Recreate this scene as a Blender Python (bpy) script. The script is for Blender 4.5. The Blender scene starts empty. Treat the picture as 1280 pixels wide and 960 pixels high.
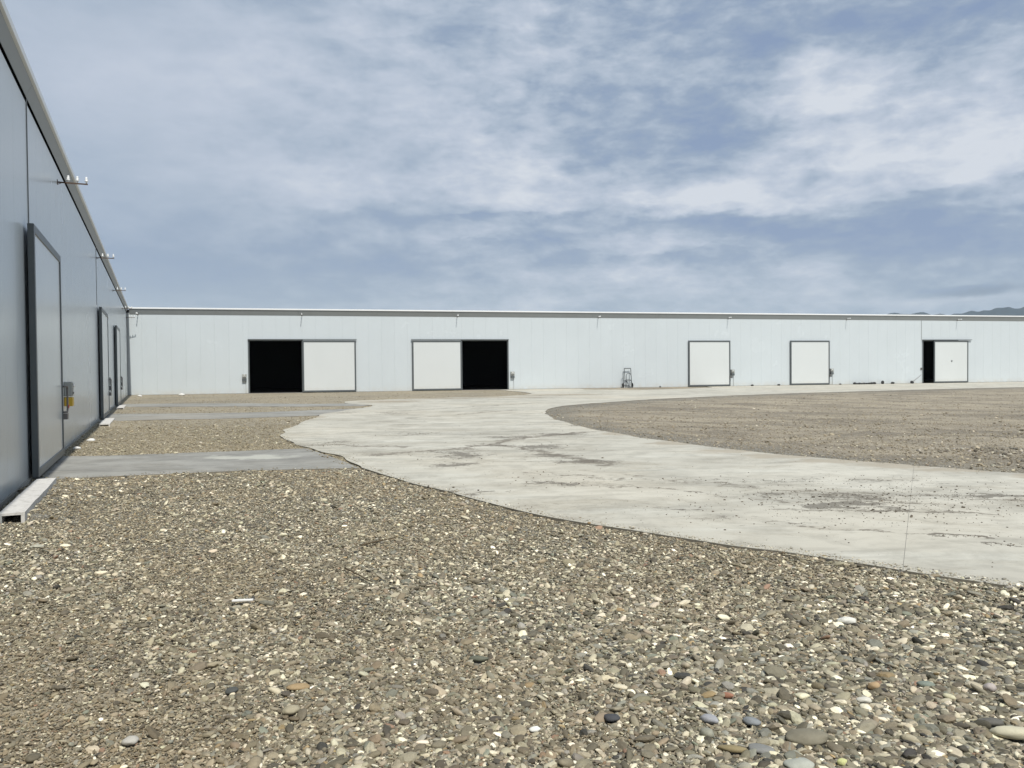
import bpy, bmesh, math, random
import numpy as np
from mathutils import Vector, Matrix
from mathutils import noise as mnoise

random.seed(7)
rng = np.random.default_rng(7)
S = bpy.context.scene
col = S.collection
PI = math.pi

# ------------------------------------------------------------------ camera
CAM_H = 1.62
cam_d = bpy.data.cameras.new('camera')
cam = bpy.data.objects.new('camera', cam_d)
col.objects.link(cam)
cam_d.sensor_width = 36.0
cam_d.lens = 975.8 / 1280 * 36
cam_d.clip_start = 0.05
cam_d.clip_end = 20000
cam.matrix_world = (Matrix.Translation((0, 0, CAM_H))
                    @ Matrix.Rotation(math.radians(90 - 1.0921), 4, 'X')
                    @ Matrix.Rotation(math.radians(-0.4991), 4, 'Z'))
S.camera = cam

# ------------------------------------------------------------------ view
S.view_settings.view_transform = 'Standard'
S.view_settings.look = 'None'
S.view_settings.exposure = 0.0
S.view_settings.gamma = 1.0
S.cycles.max_bounces = 8
S.cycles.diffuse_bounces = 3
S.cycles.volume_bounces = 1

# ------------------------------------------------------------------ node helper
class NT:
    def __init__(s, tree):
        s.t = tree; s.n = tree.nodes; s.l = tree.links
    def new(s, typ, **kw):
        n = s.n.new(typ)
        for k, v in kw.items():
            setattr(n, k, v)
        return n
    def put(s, sock, v):
        if v is None: return
        if isinstance(v, bpy.types.NodeSocket): s.l.new(v, sock)
        elif isinstance(v, (tuple, list)) and sock.type == 'RGBA' and len(v) == 3: sock.default_value = (*v, 1)
        else: sock.default_value = v
    def m(s, op, a, b=None, c=None, clamp=False):
        n = s.new('ShaderNodeMath', operation=op, use_clamp=clamp)
        s.put(n.inputs[0], a); s.put(n.inputs[1], b); s.put(n.inputs[2], c)
        return n.outputs[0]
    def vm(s, op, a, b=None, scale=None):
        n = s.new('ShaderNodeVectorMath', operation=op)
        s.put(n.inputs[0], a); s.put(n.inputs[1], b)
        if scale is not None: s.put(n.inputs['Scale'], scale)
        return n.outputs['Value'] if op in ('LENGTH', 'DOT_PRODUCT', 'DISTANCE') else n.outputs[0]
    def xyz(s, v):
        n = s.new('ShaderNodeSeparateXYZ'); s.put(n.inputs[0], v); return n.outputs
    def vec(s, x, y, z):
        n = s.new('ShaderNodeCombineXYZ')
        s.put(n.inputs[0], x); s.put(n.inputs[1], y); s.put(n.inputs[2], z); return n.outputs[0]
    def noise(s, v, scale, detail=4, rough=.55, dist=0, out='Fac'):
        n = s.new('ShaderNodeTexNoise')
        s.put(n.inputs['Vector'], v); s.put(n.inputs['Scale'], scale); s.put(n.inputs['Detail'], detail)
        s.put(n.inputs['Roughness'], rough); s.put(n.inputs['Distortion'], dist)
        return n.outputs[out]
    def vor(s, v, scale, feature='F1', rand=1.0):
        n = s.new('ShaderNodeTexVoronoi', feature=feature)
        s.put(n.inputs['Vector'], v); s.put(n.inputs['Scale'], scale)
        s.put(n.inputs['Randomness'], rand)
        return n
    def ramp(s, fac, stops, interp='LINEAR'):
        n = s.new('ShaderNodeValToRGB'); cr = n.color_ramp; cr.interpolation = interp
        while len(cr.elements) < len(stops): cr.elements.new(0.5)
        for e, (p, c) in zip(cr.elements, stops):
            e.position = p
            e.color = (c, c, c, 1) if isinstance(c, (int, float)) else (*c, 1)
        s.put(n.inputs[0], fac)
        return n.outputs[0]
    def mr(s, v, a, b, c=0., d=1., clamp=True, smooth=False):
        n = s.new('ShaderNodeMapRange', clamp=clamp)
        if smooth: n.interpolation_type = 'SMOOTHSTEP'
        for i, q in enumerate((v, a, b, c, d)): s.put(n.inputs[i], q)
        return n.outputs[0]
    def mix(s, f, a, b, mode='MIX'):
        n = s.new('ShaderNodeMix', data_type='RGBA', blend_type=mode)
        s.put(n.inputs[0], f); s.put(n.inputs[6], a); s.put(n.inputs[7], b)
        return n.outputs[2]
    def bump(s, h, strength=.3, dist=.01, normal=None):
        n = s.new('ShaderNodeBump')
        s.put(n.inputs['Strength'], strength); s.put(n.inputs['Distance'], dist)
        s.put(n.inputs['Height'], h); s.put(n.inputs['Normal'], normal)
        return n.outputs[0]

# ------------------------------------------------------------------ sun and sky
SUN_EL = math.radians(56)
sh = Vector((0.398, -0.917)).normalized()
to_sun = Vector((sh.x * math.cos(SUN_EL), sh.y * math.cos(SUN_EL), math.sin(SUN_EL)))
sun_d = bpy.data.lights.new('sun', 'SUN')
sun_d.energy = 4.2
sun_d.angle = math.radians(0.6)
sun_d.color = (1.0, 0.965, 0.90)
sun = bpy.data.objects.new('sun', sun_d)
col.objects.link(sun)
sun.rotation_euler = to_sun.to_track_quat('Z', 'Y').to_euler()
sun.location = (0, 0, 60)

W = bpy.data.worlds.new('World')
S.world = W
W.use_nodes = True
w = NT(W.node_tree)
w.n.clear()
out = w.new('ShaderNodeOutputWorld')
bg = w.new('ShaderNodeBackground')
bg.inputs['Strength'].default_value = 0.1
w.l.new(bg.outputs[0], out.inputs[0])
sky = w.new('ShaderNodeTexSky', sky_type='NISHITA')
sky.sun_disc = False
sky.sun_elevation = SUN_EL
sky.sun_rotation = math.atan2(sh.x, sh.y)
sky.air_density = 1.0; sky.dust_density = 1.5; sky.ozone_density = 2.0
tc = w.new('ShaderNodeTexCoord')
D = tc.outputs['Generated']
dx, dy, dz = w.xyz(D)
az = w.m('MULTIPLY', w.m('ARCTAN2', dx, dy), 180 / PI)
el = w.m('MULTIPLY', w.m('ARCSINE', dz), 180 / PI)
# the cloud layer lies on a plane overhead: directions projected on it
zz = w.m('ADD', w.m('MAXIMUM', dz, 0.0), 0.16)
P = w.vec(w.m('DIVIDE', dx, zz), w.m('DIVIDE', dy, zz), 0.0)
Pr = w.vm('MULTIPLY', P, (1.15, 1.25, 1.0))
warp = w.noise(Pr, 1.1, 5, .6, 0, 'Color')
wx, wy, wz = w.xyz(w.vm('SUBTRACT', warp, (.5, .5, .5)))
azw = w.m('ADD', az, w.m('MULTIPLY', wx, 9.0))
elw = w.m('ADD', el, w.m('MULTIPLY', wy, w.m('MULTIPLY_ADD', el, .40, .6)))
banks = [(22.8,17.8,5.6,2.4,0.75),(25.7,14.8,6.5,2.6,0.55),(30.9,12.9,5.3,2.4,0.70),(17.1,11.6,8.8,1.0,0.85),
 (8.8,11.9,8.2,1.2,0.45),(-2.2,14.1,13.5,1.9,0.45),(-14.2,13.1,8.8,1.8,0.30),(-17.3,18.5,12.4,4.7,0.38),(1.4,21.7,3.5,1.8,0.35),
 (7.1,6.7,9.4,0.8,0.45),(13.3,9.1,5.3,0.5,0.55),(-2.2,9.4,3.5,0.4,0.35),(29.0,4.2,8.8,0.6,0.40),(10.5,4.9,11.8,0.7,0.50),
 (31.5,17.6,2.9,1.5,0.35),(21.8,21.8,11.8,1.9,-0.80),(-6.2,22.0,5.0,0.9,-0.50),
 (12.2,16.6,6.5,2.9,-0.50),(27.6,8.1,10.0,1.8,-0.55),(0.1,10.6,5.5,0.5,-0.50),(8.8,10.9,3.6,0.4,-0.40),(-21.7,6.8,12.9,2.6,-0.50),
 (-29.0,19.8,10.0,5.1,0.28),(-14,21.,9,3.,.2),(30.8,4.75,2.4,0.30,-2.6),(-11.5,5.1,5.3,0.4,-0.30),(3.6,15.4,4.1,1.2,-0.35),
 (20.3,9.4,5.9,1.0,-0.45),(5.4,18.5,4.7,1.5,-0.35)]
tot = None
for (a, e, sw, shh, amp) in banks:
    u = w.m('DIVIDE', w.m('SUBTRACT', azw, a), sw)
    v = w.m('DIVIDE', w.m('SUBTRACT', elw, e), shh)
    q = w.m('MULTIPLY_ADD', u, u, w.m('MULTIPLY', v, v))
    g = w.m('MULTIPLY', w.m('EXPONENT', w.m('MULTIPLY', q, -1.0)), amp)
    tot = g if tot is None else w.m('ADD', tot, g)
Dq = w.vm('MULTIPLY', D, (1.0, 1.0, 2.1))
fw = w.noise(w.vm('MULTIPLY', D, (1., 1., 1.8)), 14., 7, .6, .2)
els = w.m('ADD', w.m('MULTIPLY_ADD', wy, 3.0, el), w.m('MULTIPLY', w.m('SUBTRACT', fw, .5), 2.4))
for (a, e, sw, hh, amp) in ((14., 10.7, 9., 1.7, .75), (24., 13.2, 8., 2.2, .55), (30.5, 11.2, 4.5, 2., .6), (22., 16.6, 6., 1.6, .45), (-6., 11.6, 12., 2.6, .35), (12., 8.6, 6., .6, .45), (-3., 8.9, 3.5, .5, .35), (2., 19.8, 6., 1.4, .3), (8., 5.6, 12., 1.0, .25),
                            (13., 10.6, 11., -1.3, -.45), (26., 10.0, 9., -2.0, -.35), (0., 10.9, 6., -.6, -.4), (15., 16.3, 7., -1.8, -.35), (-8., 22.2, 6., -1., -.3), (28., 3.9, 9., -.5, -.2)):
    u = w.m('DIVIDE', w.m('SUBTRACT', azw, a), sw); v = w.m('DIVIDE', w.m('SUBTRACT', els, e), hh)
    g = w.m('MULTIPLY', w.m('EXPONENT', w.m('MULTIPLY', w.m('MULTIPLY', u, u), -1.)), w.m('EXPONENT', w.m('MULTIPLY', w.m('MAXIMUM', v, 0.), -1.)))
    g = w.m('MULTIPLY', w.m('MULTIPLY', g, w.mr(v, -.05, .16, 0., 1., smooth=True)), amp)
    tot = w.m('ADD', tot, g)
n_big = w.noise(Pr, 0.55, 4, .5, .3)
n_mid = w.noise(Dq, 6.5, 10, .58, .15)
n_fin = w.noise(w.vm('MULTIPLY', D, (1.0, 1.0, 2.6)), 19.0, 8, .58, .2)
n_str = w.noise(Pr, 2.6, 8, .6, .5)
n_rip = w.m('ABSOLUTE', w.m('SUBTRACT', w.noise(w.vm('MULTIPLY', D, (1.0, 1.0, 2.4)), 11.0, 9, .6, .3), .5))
# texture is stronger to the right, softer to the left
tex_amt = w.mr(az, -26., 2., .16, 1.0)
tx = w.m('ADD', w.m('MULTIPLY', w.m('SUBTRACT', n_mid, .5), 1.6), w.m('MULTIPLY', w.m('SUBTRACT', n_fin, .5), 1.3))
tx = w.m('ADD', tx, w.m('MULTIPLY', w.m('SUBTRACT', n_str, .5), .5))
tx = w.m('ADD', tx, w.m('MULTIPLY', w.m('SUBTRACT', .07, n_rip), 1.3))
dens = w.m('ADD', w.m('MULTIPLY', tx, tex_amt), w.m('MULTIPLY', w.m('SUBTRACT', n_big, .5), .25))
dens = w.m('ADD', w.m('MULTIPLY_ADD', tot, .52, .43), dens)
dens = w.m('SUBTRACT', dens, w.mr(el, 20., 55., 0., .14))
cloud = w.ramp(w.mr(dens, -.08, 1.10, 0., 1.), [(0.0, (2.46, 3.29, 4.96)), (.28, (3.13, 3.95, 5.22)), (.47, (4.08, 4.86, 5.96)),
                      (.70, (5.22, 5.85, 6.90)), (1.0, (6.90, 7.31, 7.94))])
hz = w.mr(el, 0.0, 9.0, 1.0, 0.0, smooth=True)
cloud = w.mix(w.m('MULTIPLY', hz, .50), cloud, (4.7, 5.75, 6.25))
u = w.m('DIVIDE', w.m('SUBTRACT', w.m('MULTIPLY_ADD', wx, 4., az), 31.2), 2.6); v = w.m('DIVIDE', w.m('SUBTRACT', w.m('ADD', el, w.m('MULTIPLY', w.m('SUBTRACT', fw, .5), 1.6)), 4.6), .26)
lowc = w.m('EXPONENT', w.m('MULTIPLY', w.m('MULTIPLY_ADD', u, u, w.m('MULTIPLY', v, v)), -1.))
cloud = w.mix(w.m('MULTIPLY', lowc, .75), cloud, (2.1, 2.75, 3.6))
veil = w.mr(dens, .1, .6, .90, .98)
full = w.mix(veil, sky.outputs[0], cloud)
w.l.new(full, bg.inputs[0])

# ------------------------------------------------------------------ materials
def mat(name):
    m = bpy.data.materials.new(name); m.use_nodes = True
    t = NT(m.node_tree)
    b = m.node_tree.nodes['Principled BSDF']
    return m, t, b

def simple(name, c, rough=.5, metal=0., spec=.5, var=.12, scale=6., bump=0., dirt=0.):
    m, t, b = mat(name)
    geo = t.new('ShaderNodeNewGeometry').outputs['Position']
    n = t.noise(geo, scale, 6, .6)
    cc = t.mix(n, tuple(x * (1 - var) for x in c), tuple(min(1, x * (1 + var)) for x in c))
    if dirt:
        n2 = t.noise(geo, scale * 3.1, 7, .7)
        cc = t.mix(t.mr(n2, .5, .75, 0., dirt), cc, (.16, .14, .11))
    t.put(b.inputs['Base Color'], cc)
    t.put(b.inputs['Roughness'], t.mr(n, 0, 1, rough * .85, min(1, rough * 1.15)))
    b.inputs['Metallic'].default_value = metal
    b.inputs['Specular IOR Level'].default_value = spec
    if bump:
        t.put(b.inputs['Normal'], t.bump(t.noise(geo, scale * 6, 5, .6), bump, .01))
    return m

def wall_material(name, base, rough):
    m, t, b = mat(name)
    geo = t.new('ShaderNodeNewGeometry').outputs['Position']
    oi = t.new('ShaderNodeObjectInfo')
    tco = t.new('ShaderNodeTexCoord').outputs['Object']
    x, y, z = t.xyz(tco)
    gx, gy, gz = t.xyz(geo)
    var = t.m('MULTIPLY', t.m('SUBTRACT', oi.outputs['Random'], .5), .012)
    cl = t.noise(geo, .35, 4, .6)
    streak = t.noise(t.vm('MULTIPLY', geo, (3.0, 3.0, .22)), 1.6, 6, .6)
    f = t.m('ADD', t.m('ADD', t.m('MULTIPLY', t.m('SUBTRACT', cl, .5), .10), var), t.m('MULTIPLY', t.m('SUBTRACT', streak, .5), .035))
    f = t.m('ADD', f, 1.0)
    cc = t.vm('SCALE', base, scale=f)
    # splashed dust at the foot of the wall
    foot = t.m('MULTIPLY', t.mr(gz, 0.02, .55, 1., 0., smooth=True), t.mr(t.noise(geo, 2.2, 6, .65), .35, .7))
    cc = t.mix(t.m('MULTIPLY', foot, .5), cc, (.52, .48, .40))
    t.put(b.inputs['Base Color'], cc)
    t.put(b.inputs['Roughness'], t.mr(cl, .2, .8, rough * .92, rough * 1.1))
    b.inputs['Specular IOR Level'].default_value = .5
    b.inputs['Coat Weight'].default_value = .08
    b.inputs['Coat Roughness'].default_value = .18
    # micro ribs of the sheet and the slight oil-canning of thin steel
    ribs = t.m('SINE', t.m('MULTIPLY', x, 2 * PI * 12))
    can = t.noise(t.vm('MULTIPLY', geo, (1.0, 1.0, .12)), 2.6, 3, .5)
    n1 = t.bump(can, .005, .02)
    n2 = t.bump(ribs, .025, .0010, n1)
    t.put(b.inputs['Normal'], n2)
    return m

M = {}
M['wall'] = wall_material('white_steel_sheet', (.565, .61, .625), .26)
M['door_white'] = wall_material('white_door_sheet', (.62, .645, .635), .24)
M['frame'] = simple('dark_grey_steel', (.095, .108, .112), .42, 0., .5, .15, 4, dirt=.25)
M['fascia'] = simple('grey_fascia_steel', (.27, .285, .285), .5, 0., .4, .10, 1.5, dirt=.1)
M['cap'] = simple('white_flashing', (.80, .81, .80), .35, 0, .5, .05, 2)
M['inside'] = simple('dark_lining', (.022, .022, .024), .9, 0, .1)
M['plinth'] = simple('plinth_concrete', (.33, .32, .29), .9, 0, .2, .2, 5, .4, dirt=.5)
M['roof'] = simple('roof_sheet', (.55, .57, .58), .45, 0, .5)
M['box'] = simple('grey_box_steel', (.36, .37, .345), .45, 0, .5, .08, 9)
M['yellow'] = simple('yellow_plastic', (.62, .40, .035), .45, 0, .5, .1, 20)
M['steel'] = simple('dull_steel', (.16, .15, .145), .45, .6, .5, .15, 20)
M['rust'] = simple('brown_steel', (.10, .065, .045), .7, .3, .4, .3, 20)
M['porcelain'] = simple('white_porcelain', (.85, .86, .85), .18, 0, .6, .03)
M['black'] = simple('black_rubber', (.02, .02, .021), .7)
M['curb'] = simple('pale_painted_concrete', (.60, .58, .54), .8, 0, .3, .12, 4, .5, dirt=.55)
M['slab_side'] = simple('dark_side_concrete', (.22, .20, .16), .95, 0, .1, .3, 8)  # side faces of the slabs, browner and darker than their tops
M['joint'] = simple('grey_joint_strip', (.20, .21, .21), .5)
M['red'] = simple('red_plastic', (.35, .05, .04), .5)
M['twig'] = simple('dry_twig', (.10, .075, .045), .85, 0, .2, .3, 30, .5)
M['stick'] = simple('bleached_strip', (.80, .79, .75), .55, 0, .4, .08, 30)

def pebble_palette(t, r):
    return t.ramp(r, [(0.00, (.052, .050, .046)), (.13, (.100, .093, .076)), (.26, (.165, .150, .118)), (.36, (.115, .118, .108)),
                      (.44, (.225, .205, .160)), (.54, (.185, .165, .125)), (.64, (.265, .250, .205)), (.72, (.25, .245, .225)),
                      (.80, (.345, .325, .265)), (.90, (.46, .435, .36)), (.97, (.60, .575, .49)), (1.0, (.70, .68, .60))], 'LINEAR')

# ground: compacted river gravel, cell by cell, with sand between
def gravel_ground():
    m, t, b = mat('gravel_ground')
    geo = t.new('ShaderNodeNewGeometry').outputs['Position']
    gx, gy, gz = t.xyz(geo)
    flat = t.vec(gx, gy, 0.)
    jit = t.vm('ADD', flat, t.vm('SCALE', t.vm('SUBTRACT', t.noise(flat, 40, 3, .6, 0, 'Color'), (.5, .5, .5)), scale=.02))
    v1 = t.vor(jit, 42); v2 = t.vor(jit, 20); v3 = t.vor(jit, 90)
    def rnd(v):
        a, bb, c = t.xyz(v.outputs['Color']); return a
    c1 = pebble_palette(t, rnd(v1)); c2 = pebble_palette(t, rnd(v2)); c3 = pebble_palette(t, rnd(v3))
    f2 = t.mr(t.m('ADD', v2.outputs['Distance'], t.noise(flat, 3, 3, .5)), .62, .70, 1., 0.)
    cc = t.mix(f2, c1, c2)
    cc = t.mix(.35, cc, c3)
    # gaps between the stone cells are mixed to a darker brown
    gap = t.mr(v1.outputs['Distance'], .45, .75, 0., .55)
    cc = t.mix(gap, cc, (.085, .075, .055))
    big = t.noise(flat, .55, 6, .62)
    sand_n = t.noise(flat, .22, 7, .6, .4)
    # sandy fines: more in the yard's left and middle, less beside the near road
    isl = t.mr(gy, 10., 17., 0., .38, smooth=True)
    nearl = t.m('MULTIPLY', t.mr(gx, -2.0, -.4, 1., 0., smooth=True), t.mr(gy, 3.6, 5.8, .5, 0., smooth=True))
    leftish = t.m('ADD', nearl, 0.)
    leftish0 = t.mr(t.m('ADD', gx, t.m('MULTIPLY', gy, .12)), -2.6, .2, .30, 0., smooth=True)
    sand = t.mr(t.m('ADD', t.m('ADD', sand_n, isl), leftish), .50, .95, 0., .85)
    sandc = t.mix(t.noise(flat, 7, 6, .7), (.30, .255, .18), (.43, .375, .27))
    cc = t.mix(sand, cc, sandc)
    # the island in the middle is pinkish packed fill with wheel ruts
    ix = t.mr(gx, .5, 3., 0., 1.)
    iy = t.mr(gy, 11., 14., 0., 1.)
    ism = t.m('MULTIPLY', ix, iy)
    rut = t.noise(t.vm('MULTIPLY', t.vec(t.m('ADD', gx, t.m('MULTIPLY', gy, -.4)), t.m('ADD', gy, t.m('MULTIPLY', gx, .8)), 0.), (.16, .42, 1.)), 1.1, 7, .65, .9)
    islc = t.mix(t.mr(rut, .42, .58), (.20, .168, .125), (.45, .385, .28))
    patch = t.noise(t.vm('MULTIPLY', flat, (.5, .9, 1.)), .55, 6, .65, .8)
    islc = t.mix(t.mr(patch, .52, .64, 0., .8), islc, (.48, .41, .295))
    islc = t.mix(t.mr(patch, .46, .36, 0., .5), islc, (.19, .16, .13))
    trk = None
    for (cx_, cy_, r0_, w_) in ((16., 2., 17.5, .16), (16., 2., 19.2, .16), (2., -8., 29., .18), (2., -8., 30.8, .18), (26., 42., 21., .25), (26., 42., 23., .25), (-6., 20., 16., .15), (-6., 20., 17.6, .15), (30., -10., 36., .2), (30., -10., 38., .2)):
        rr_ = t.vm('LENGTH', t.vm('SUBTRACT', flat, (cx_, cy_, 0.)))
        q_ = t.m('DIVIDE', t.m('SUBTRACT', t.m('MULTIPLY_ADD', t.m('SUBTRACT', sand_n, .5), 3.0, rr_), r0_), w_)
        g_ = t.m('EXPONENT', t.m('MULTIPLY', t.m('MULTIPLY', q_, q_), -1.))
        trk = g_ if trk is None else t.m('MAXIMUM', trk, g_)
    islc = t.mix(t.m('MULTIPLY', trk, t.mr(t.noise(flat, .4, 4, .6), .4, .6, .15, .75)), islc, (.17, .145, .11))
    islc = t.mix(.30, islc, c1)
    cc = t.mix(t.m('MULTIPLY', ism, .82), cc, islc)
    ea = t.new('ShaderNodeAttribute', attribute_name='edge')
    cc = t.mix(t.m('MULTIPLY', ea.outputs['Fac'], .75), cc, t.mix(.5, c1, (.115, .115, .105)))
    cc = t.mix(t.mr(big, .3, .7, 0., .28), cc, t.mix(.5, cc, (.12, .105, .08)))
    t.put(b.inputs['Base Color'], cc)
    b.inputs['Roughness'].default_value = .93
    b.inputs['Specular IOR Level'].default_value = .25
    h = t.m('ADD', t.m('MULTIPLY', t.m('SUBTRACT', 1., v1.outputs['Distance']), .6), t.m('MULTIPLY', t.m('SUBTRACT', 1., v2.outputs['Distance']), .5))
    t.put(b.inputs['Normal'], t.bump(h, .9, .022))
    return m
M['ground'] = gravel_ground()

def pebble_material():
    m, t, b = mat('river_pebble')
    at = t.new('ShaderNodeAttribute', attribute_type='INSTANCER', attribute_name='pcol')
    geo = t.new('ShaderNodeNewGeometry').outputs['Position']
    n = t.noise(geo, 160, 4, .65)
    n2 = t.noise(geo, 45, 3, .6)
    f = t.m('ADD', t.m('MULTIPLY', n, .35), t.m('MULTIPLY', n2, .5))
    cc = t.vm('SCALE', at.outputs['Color'], scale=t.m('ADD', f, .60))
    t.put(b.inputs['Base Color'], cc)
    b.inputs['Roughness'].default_value = .72
    b.inputs['Specular IOR Level'].default_value = .35
    t.put(b.inputs['Normal'], t.bump(n, .35, .004))
    return m
M['pebble'] = pebble_material()

def crumb_material():
    m, t, b = mat('soil_crumb')
    oi = t.new('ShaderNodeAttribute', attribute_type='INSTANCER', attribute_name='pcol')
    t.put(b.inputs['Base Color'], oi.outputs['Color'])
    b.inputs['Roughness'].default_value = .95
    b.inputs['Specular IOR Level'].default_value = .15
    return m
M['crumb'] = crumb_material()

# dirt carried onto the concrete: (x, y, rx, ry, amount)
DIRT = [(-1.0,14.7,.45,.7,1.0),(-.95,13.2,.5,.35,.9),(-2.05,15.2,.9,.5,.35),(-1.2,15.6,1.1,.30,.6),(-.5,16.7,.5,.5,.8),(0.0,18.6,.9,.5,.8),
        (1.2,19.2,.9,.35,1.0),(.55,16.2,.6,.8,.9),(.75,14.5,.6,.5,.9),(1.2,13.6,.7,.4,.9),(.55,11.05,.45,.35,.8),(.95,11.1,.35,.4,.6),(.6,12.0,.6,.5,.35),
        (3.7,9.05,.35,.25,1.0),(4.05,9.1,.4,.22,1.1),(4.25,8.75,.3,.2,.8),(4.1,9.6,.7,.35,.8),(3.3,9.9,.6,.3,.6),(4.25,7.36,.22,.035,2.2),
        (4.45,7.02,.16,.05,1.4),(6.1,9.7,.9,.16,.9),(-4.0,17.5,.7,.6,.6),(-.85,10.55,.35,.22,.8),(-.45,10.25,.3,.18,.7),
        (3.74,11.1,1.2,.30,.5),(2.6,11.1,1.2,.35,.45),(5.3,11.0,1.,.35,.6),(4.4,8.7,.5,.35,.5),(-6.4,30.2,.8,1.3,.6),(-2.45,19.8,1.,.8,.6),
        (-4.4,29.0,1.0,1.2,.6),(1.9,22.3,.5,.6,.7),(2.6,20.0,.5,.4,.6),(-3.3,44.0,2.5,.9,1.1),(-6.,40.,1.5,1.4,.8),(-5.2,46.2,3.,.8,.9),
        (2.5,48.0,3.,1.3,.8),(1.5,44.,2.,1.2,.6),(-1.,42.,1.6,1.,.5),(-4.5,36.,1.,1.2,.5),(2.2,8.35,.7,.16,.55),(1.65,8.85,.5,.18,.6),
        (5.7,5.8,.8,.12,.5),(3.0,8.0,.6,.12,.5),(9.5,11.,2.,.4,.6),(12.,62.,4.,.8,.7)]
def concrete_material(name, c_lo, c_hi, dirt_amt=1.0, brush=True):
    m, t, b = mat(name)
    geo = t.new('ShaderNodeNewGeometry').outputs['Position']
    gx, gy, gz = t.xyz(geo)
    flat = t.vec(gx, gy, 0.)
    n = t.noise(flat, .28, 8, .62, .3)
    cc = t.mix(t.mr(n, .25, .75), c_lo, c_hi)
    blot = t.noise(t.vm('MULTIPLY', flat, (.6, 1.1, 1.)), .8, 10, .72, .8)
    cc = t.mix(t.mr(blot, .48, .62, 0., .50), cc, tuple(v * k_ for v, k_ in zip(c_lo, (.78, .74, .68))))
    # trowel bands and efflorescence
    band = t.noise(t.vm('MULTIPLY', flat, (.25, 1.6, 1.)), 1.1, 7, .62, .5)
    cc = t.mix(t.mr(band, .52, .75, 0., .55), cc, tuple(min(.62, v * 1.16) for v in c_hi))
    grime = t.noise(flat, 1.9, 9, .68, .4)
    cc = t.mix(t.mr(grime, .48, .68, 0., .50), cc, tuple(v * .66 for v in c_lo))
    smear = t.noise(t.vm('MULTIPLY', t.vec(t.m('MULTIPLY_ADD', gy, .35, gx), t.m('MULTIPLY_ADD', gx, -.1, gy), 0.), (.45, 1.5, 1.)), .9, 9, .70, .6)
    cc = t.mix(t.mr(smear, .50, .64, 0., .50), cc, tuple(v * .60 for v in c_lo))
    warm = t.noise(flat, .13, 4, .5)
    cc = t.mix(t.mr(warm, .5, .7, 0., .35), cc, (c_hi[0] * 1.02, c_hi[1] * .93, c_hi[2] * .82))
    tot = None
    wob = t.vm('SUBTRACT', t.noise(flat, 1.6, 5, .6, 0, 'Color'), (.5, .5, .5))
    wxx, wyy, _ = t.xyz(wob)
    px = t.m('MULTIPLY_ADD', wxx, 1.3, gx); py = t.m('MULTIPLY_ADD', wyy, 1.3, gy)
    if dirt_amt:
        for (a, e, rx, ry, amp) in DIRT:
            u = t.m('DIVIDE', t.m('SUBTRACT', px, a), rx)
            v = t.m('DIVIDE', t.m('SUBTRACT', py, e), ry)
            q = t.m('MULTIPLY_ADD', u, u, t.m('MULTIPLY', v, v))
            g = t.m('MULTIPLY', t.m('EXPONENT', t.m('MULTIPLY', q, -1.)), amp)
            tot = g if tot is None else t.m('MAXIMUM', tot, g)
        sp = t.noise(flat, 8.5, 10, .82)
        sp2 = t.noise(t.vm('MULTIPLY', flat, (.35, 1.5, 1)), 3.2, 6, .7)
        k = t.m('ADD', t.m('ADD', t.m('MULTIPLY', tot, .60), t.m('MULTIPLY', t.m('SUBTRACT', sp, .5), 1.7)), t.m('MULTIPLY', t.m('SUBTRACT', sp2, .5), .75))
        cc = t.mix(t.mr(k, .30, .42, 0., .80 * dirt_amt), cc, (.135, .122, .098))
        cc = t.mix(t.m('MULTIPLY', tot, .15 * dirt_amt), cc, (.21, .185, .145))
    if not brush:
        u = t.m('DIVIDE', t.m('SUBTRACT', px, -5.1), 1.0); v = t.m('DIVIDE', t.m('SUBTRACT', py, 14.75), .38)
        g = t.m('EXPONENT', t.m('MULTIPLY', t.m('MULTIPLY_ADD', u, u, t.m('MULTIPLY', v, v)), -1.))
        cc = t.mix(t.mr(t.m('ADD', g, t.m('MULTIPLY', t.m('SUBTRACT', grime, .5), .8)), .35, .6, 0., .7), cc, (.50, .495, .43))
    if dirt_amt > .5:
        seg = None     # dirt trailed by wheels
        for (ax, ay, bx, by, wd, am) in ((-2.6,14.9,-.9,16.1,.16,.8),(-.9,16.1,.2,18.3,.13,1.),(.2,18.3,2.3,20.2,.12,1.),(-.2,16.6,.9,14.6,.16,.9),(.9,14.6,1.6,13.0,.14,.9),(.2,12.2,1.6,11.4,.14,.6),(3.0,8.9,5.2,8.5,.07,.8),(1.6,11.9,4.8,9.2,.12,.6),
                                         (-4.6,17.2,-2.2,16.4,.18,.7),(2.6,8.15,4.4,7.3,.05,.8),(4.4,9.9,8.,8.6,.10,.7),(-3.6,26.,.2,31.,.3,.6),(-5.,30.,1.,37.,.4,.6),(1.2,11.0,3.4,9.4,.10,.6)):
            dxs, dys = bx - ax, by - ay; L2 = dxs * dxs + dys * dys
            ux = t.m('SUBTRACT', px, ax); uy = t.m('SUBTRACT', py, ay)
            hh = t.m('DIVIDE', t.m('MULTIPLY_ADD', ux, dxs, t.m('MULTIPLY', uy, dys)), L2, clamp=True)
            ex = t.m('SUBTRACT', ux, t.m('MULTIPLY', hh, dxs)); ey = t.m('SUBTRACT', uy, t.m('MULTIPLY', hh, dys))
            d2 = t.m('DIVIDE', t.m('MULTIPLY_ADD', ex, ex, t.m('MULTIPLY', ey, ey)), wd * wd)
            g = t.m('MULTIPLY', t.m('EXPONENT', t.m('MULTIPLY', d2, -1.)), am)
            seg = g if seg is None else t.m('MAXIMUM', seg, g)
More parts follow.
